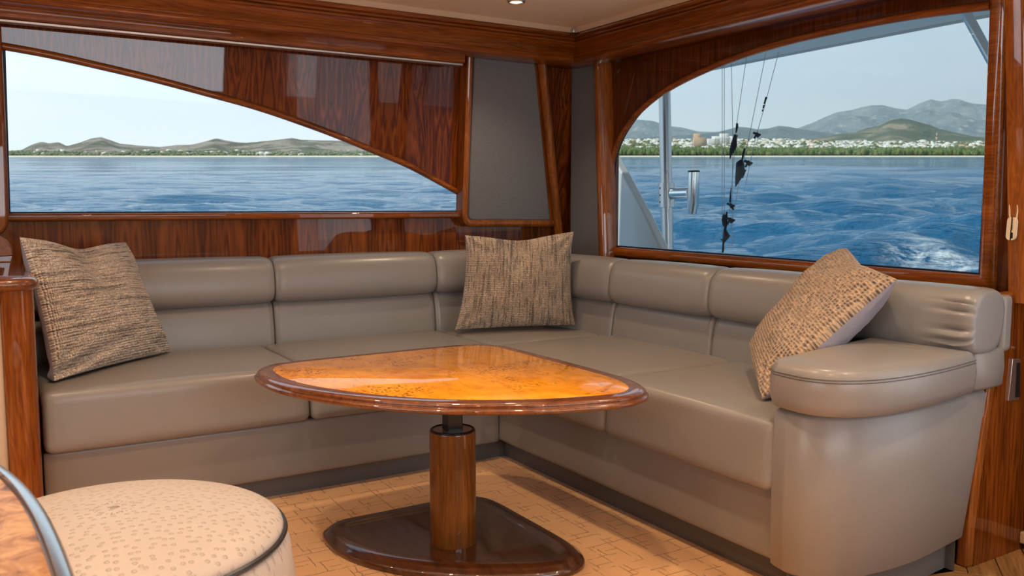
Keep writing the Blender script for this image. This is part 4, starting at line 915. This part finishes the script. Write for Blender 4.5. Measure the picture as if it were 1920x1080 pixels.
lab_r = 'small white or cream house of the hillside town in the right window'
lab_l = 'small pale house on the distant shore seen through the left window'
RL = ((1125, 'at the left edge of right window'), (1235, 'left of the steel pole'), (1300, 'right of the steel pole'), (1345, 'below the stepped hotels'), (1400, 'behind the hanging lines'), (1440, 'right of the hanging lines'), (1500, 'below the middle ridge'), (1560, 'below the left foot of near hill'), (1620, 'below the slope of near hill'), (1680, 'below the near hill top'), (1730, 'left of the radio mast'), (1770, 'right of the radio mast'), (1815, 'at the right edge of right window'))
LL = ((60, 'below the leftmost hill'), (140, 'below the pale second hill'), (250, 'in the dip after the second hill'), (360, 'below the third hill'), (480, 'beside the two beachfront hotels'), (560, 'below the fourth hill'), (650, 'near the arch edge of left window'), (750, 'at the right tip of left window'))
def hlab(px_, d, w, mi, tab):
    a = [t for p, t in tab if px_ >= p-1][-1]; sz = 'tiny' if w < 13 else 'small' if w < 19 else 'broad'
    return '%s %s house %s, %s' % (sz, ('white', 'cream', 'ochre')[mi], a, 'nearest row' if d < (3200 if tab is RL else 2900) else 'middle rows' if d < (3700 if tab is RL else 3100) else 'highest row')
for i in range(230):
    d = rng.uniform(2900, 4200); px_ = rng.uniform(1125, 1880); w = rng.uniform(9, 24)*d/3000; h = rng.uniform(6, 13)*d/3000
    mi = rng.choice([0, 0, 0, 1, 2])
    house_at('house', px_, d, w, h, mi, hlab(px_, d, w, mi, RL), 'houses of the town behind the beach', wins=False)
for i in range(60):
    px_ = rng.uniform(60, 860) if i % 3 else rng.uniform(400, 860); d = rng.uniform(2700, 3300)
    mi = rng.choice([0, 0, 1]); w = rng.uniform(7, 20)
    house_at('house', px_, d, w, rng.uniform(4, 8), mi, hlab(px_, d, w*1.4, mi, LL), 'houses on the far left shore', z=float(shore_h(np.array(d), px_))+np.clip((d-2750)/1150, 0, 1)*34, wins=False)
V = []; Fq = []
for i in range(1500):
    d = rng.uniform(2950, 4300); px_ = rng.uniform(1120, 1950); clus = fbm(np.array(px_/55), np.array(d/400), 3, 2)
    if clus < .40: continue
    seabox(V, Fq, (d*sdir(px_, 285)[0], d, float(shore_h(np.array(d), px_))), (rng.uniform(7, 18), 10, rng.uniform(4, 11)))
tag(seaobj('distant_houses', V, Fq, wallm[0], False), 'countless tiny white houses filling in the far town', 'houses', kind='stuff')
# distinct buildings
o = house_at('apartment_block', 1311, 3300, 46, 52, 2, 'brown tower block standing above the town beside the steel pole', None, cat='building', dep=30)
for px_, w in ((1337, 46), (1352, 60), (1368, 48)):
    house_at('hotel', px_, 3500, w, 38+10*(px_ == 1352), 0, {1337: 'white stepped hotel, leftmost of the hillside three', 1352: 'white stepped hotel, tallest and middle of the hillside three', 1368: 'white stepped hotel, rightmost of the hillside three'}[px_], None, z=42, cat='building', dep=25)
for k, px_ in enumerate((1420, 1448, 1474, 1500)):
    house_at('apartment_block', px_, 3150, 46, 22, 0, ['first', 'second', 'third', 'fourth'][k]+' long white beachfront block counting from the hanging lines', None, z=18, cat='building', dep=25)
house_at('apartment_block', 1158, 2780, 30, 22, 0, 'pale beachfront block at the left edge of right window', None, z=4, cat='building', dep=18)
for k, px_ in enumerate((488, 502)):
    house_at('hotel', px_, 2720, 20, 11, 0, ('left' if k == 0 else 'right')+' one of two pale beachfront hotels in the left window', None, z=5, cat='building', dep=14)
# radio mast
ms = empty('radio_mast', (0, 0, 0), 'red and white lattice radio mast above the town', 'mast')
ms.location = (0, 0, 0); ms.matrix_world = SEA @ Matrix.Translation((4000*sdir(1754, 285)[0], 4000, 50))
redm = mat('mast_red', (.60, .25, .20), .6); whm = mat('mast_white', (.85, .83, .8), .6)
for k in range(7):
    w0 = 3.2-k*.4; w1 = 3.2-(k+1)*.4; z0 = k*9; V = []; Fq = []
    for sx in (-1, 1):
        for sy in (-1, 1):
            n0 = len(V); a = .6
            V += [(sx*w0-a, sy*w0-a, z0), (sx*w0+a, sy*w0-a, z0), (sx*w0+a, sy*w0+a, z0), (sx*w0-a, sy*w0+a, z0), (sx*w1-a, sy*w1-a, z0+9), (sx*w1+a, sy*w1-a, z0+9), (sx*w1+a, sy*w1+a, z0+9), (sx*w1-a, sy*w1+a, z0+9)]
            Fq += [tuple(n0+i for i in f) for f in ((0,3,2,1),(4,5,6,7),(0,1,5,4),(1,2,6,5),(2,3,7,6),(3,0,4,7))]
    n0 = len(V); V += [(-w0, -w0, z0+5), (w0, -w0, z0+5), (w0, w0, z0+5), (-w0, w0, z0+5), (-w0, -w0, z0+7), (w0, -w0, z0+7), (w0, w0, z0+7), (-w0, w0, z0+7)]
    Fq += [tuple(n0+i for i in f) for f in ((0,3,2,1),(4,5,6,7),(0,1,5,4),(1,2,6,5),(2,3,7,6),(3,0,4,7))]
    s_ = seaobj('mast_section', V, Fq, redm if k % 2 == 0 else whm, False); s_.parent = ms; s_.matrix_parent_inverse = Matrix(); s_.matrix_basis = Matrix()
# alike far houses are told apart by their order from the left
bpy.context.view_layer.update()
same = {}
for o in bpy.data.objects:
    if o.name.startswith('house') and 'label' in o: same.setdefault(o['label'], []).append(o)
for lab, os_ in same.items():
    if len(os_) > 1:
        os_.sort(key=lambda o: (SEA.inverted() @ o.matrix_world.translation).x/(SEA.inverted() @ o.matrix_world.translation).y)
        for k, o in enumerate(os_): o['label'] = ('first', 'second', 'third', 'fourth', 'fifth', 'sixth', 'seventh', 'eighth', 'ninth', 'tenth')[min(k, 9)]+' '+lab.split(',')[0]+' from left,'+lab.split(',')[1]
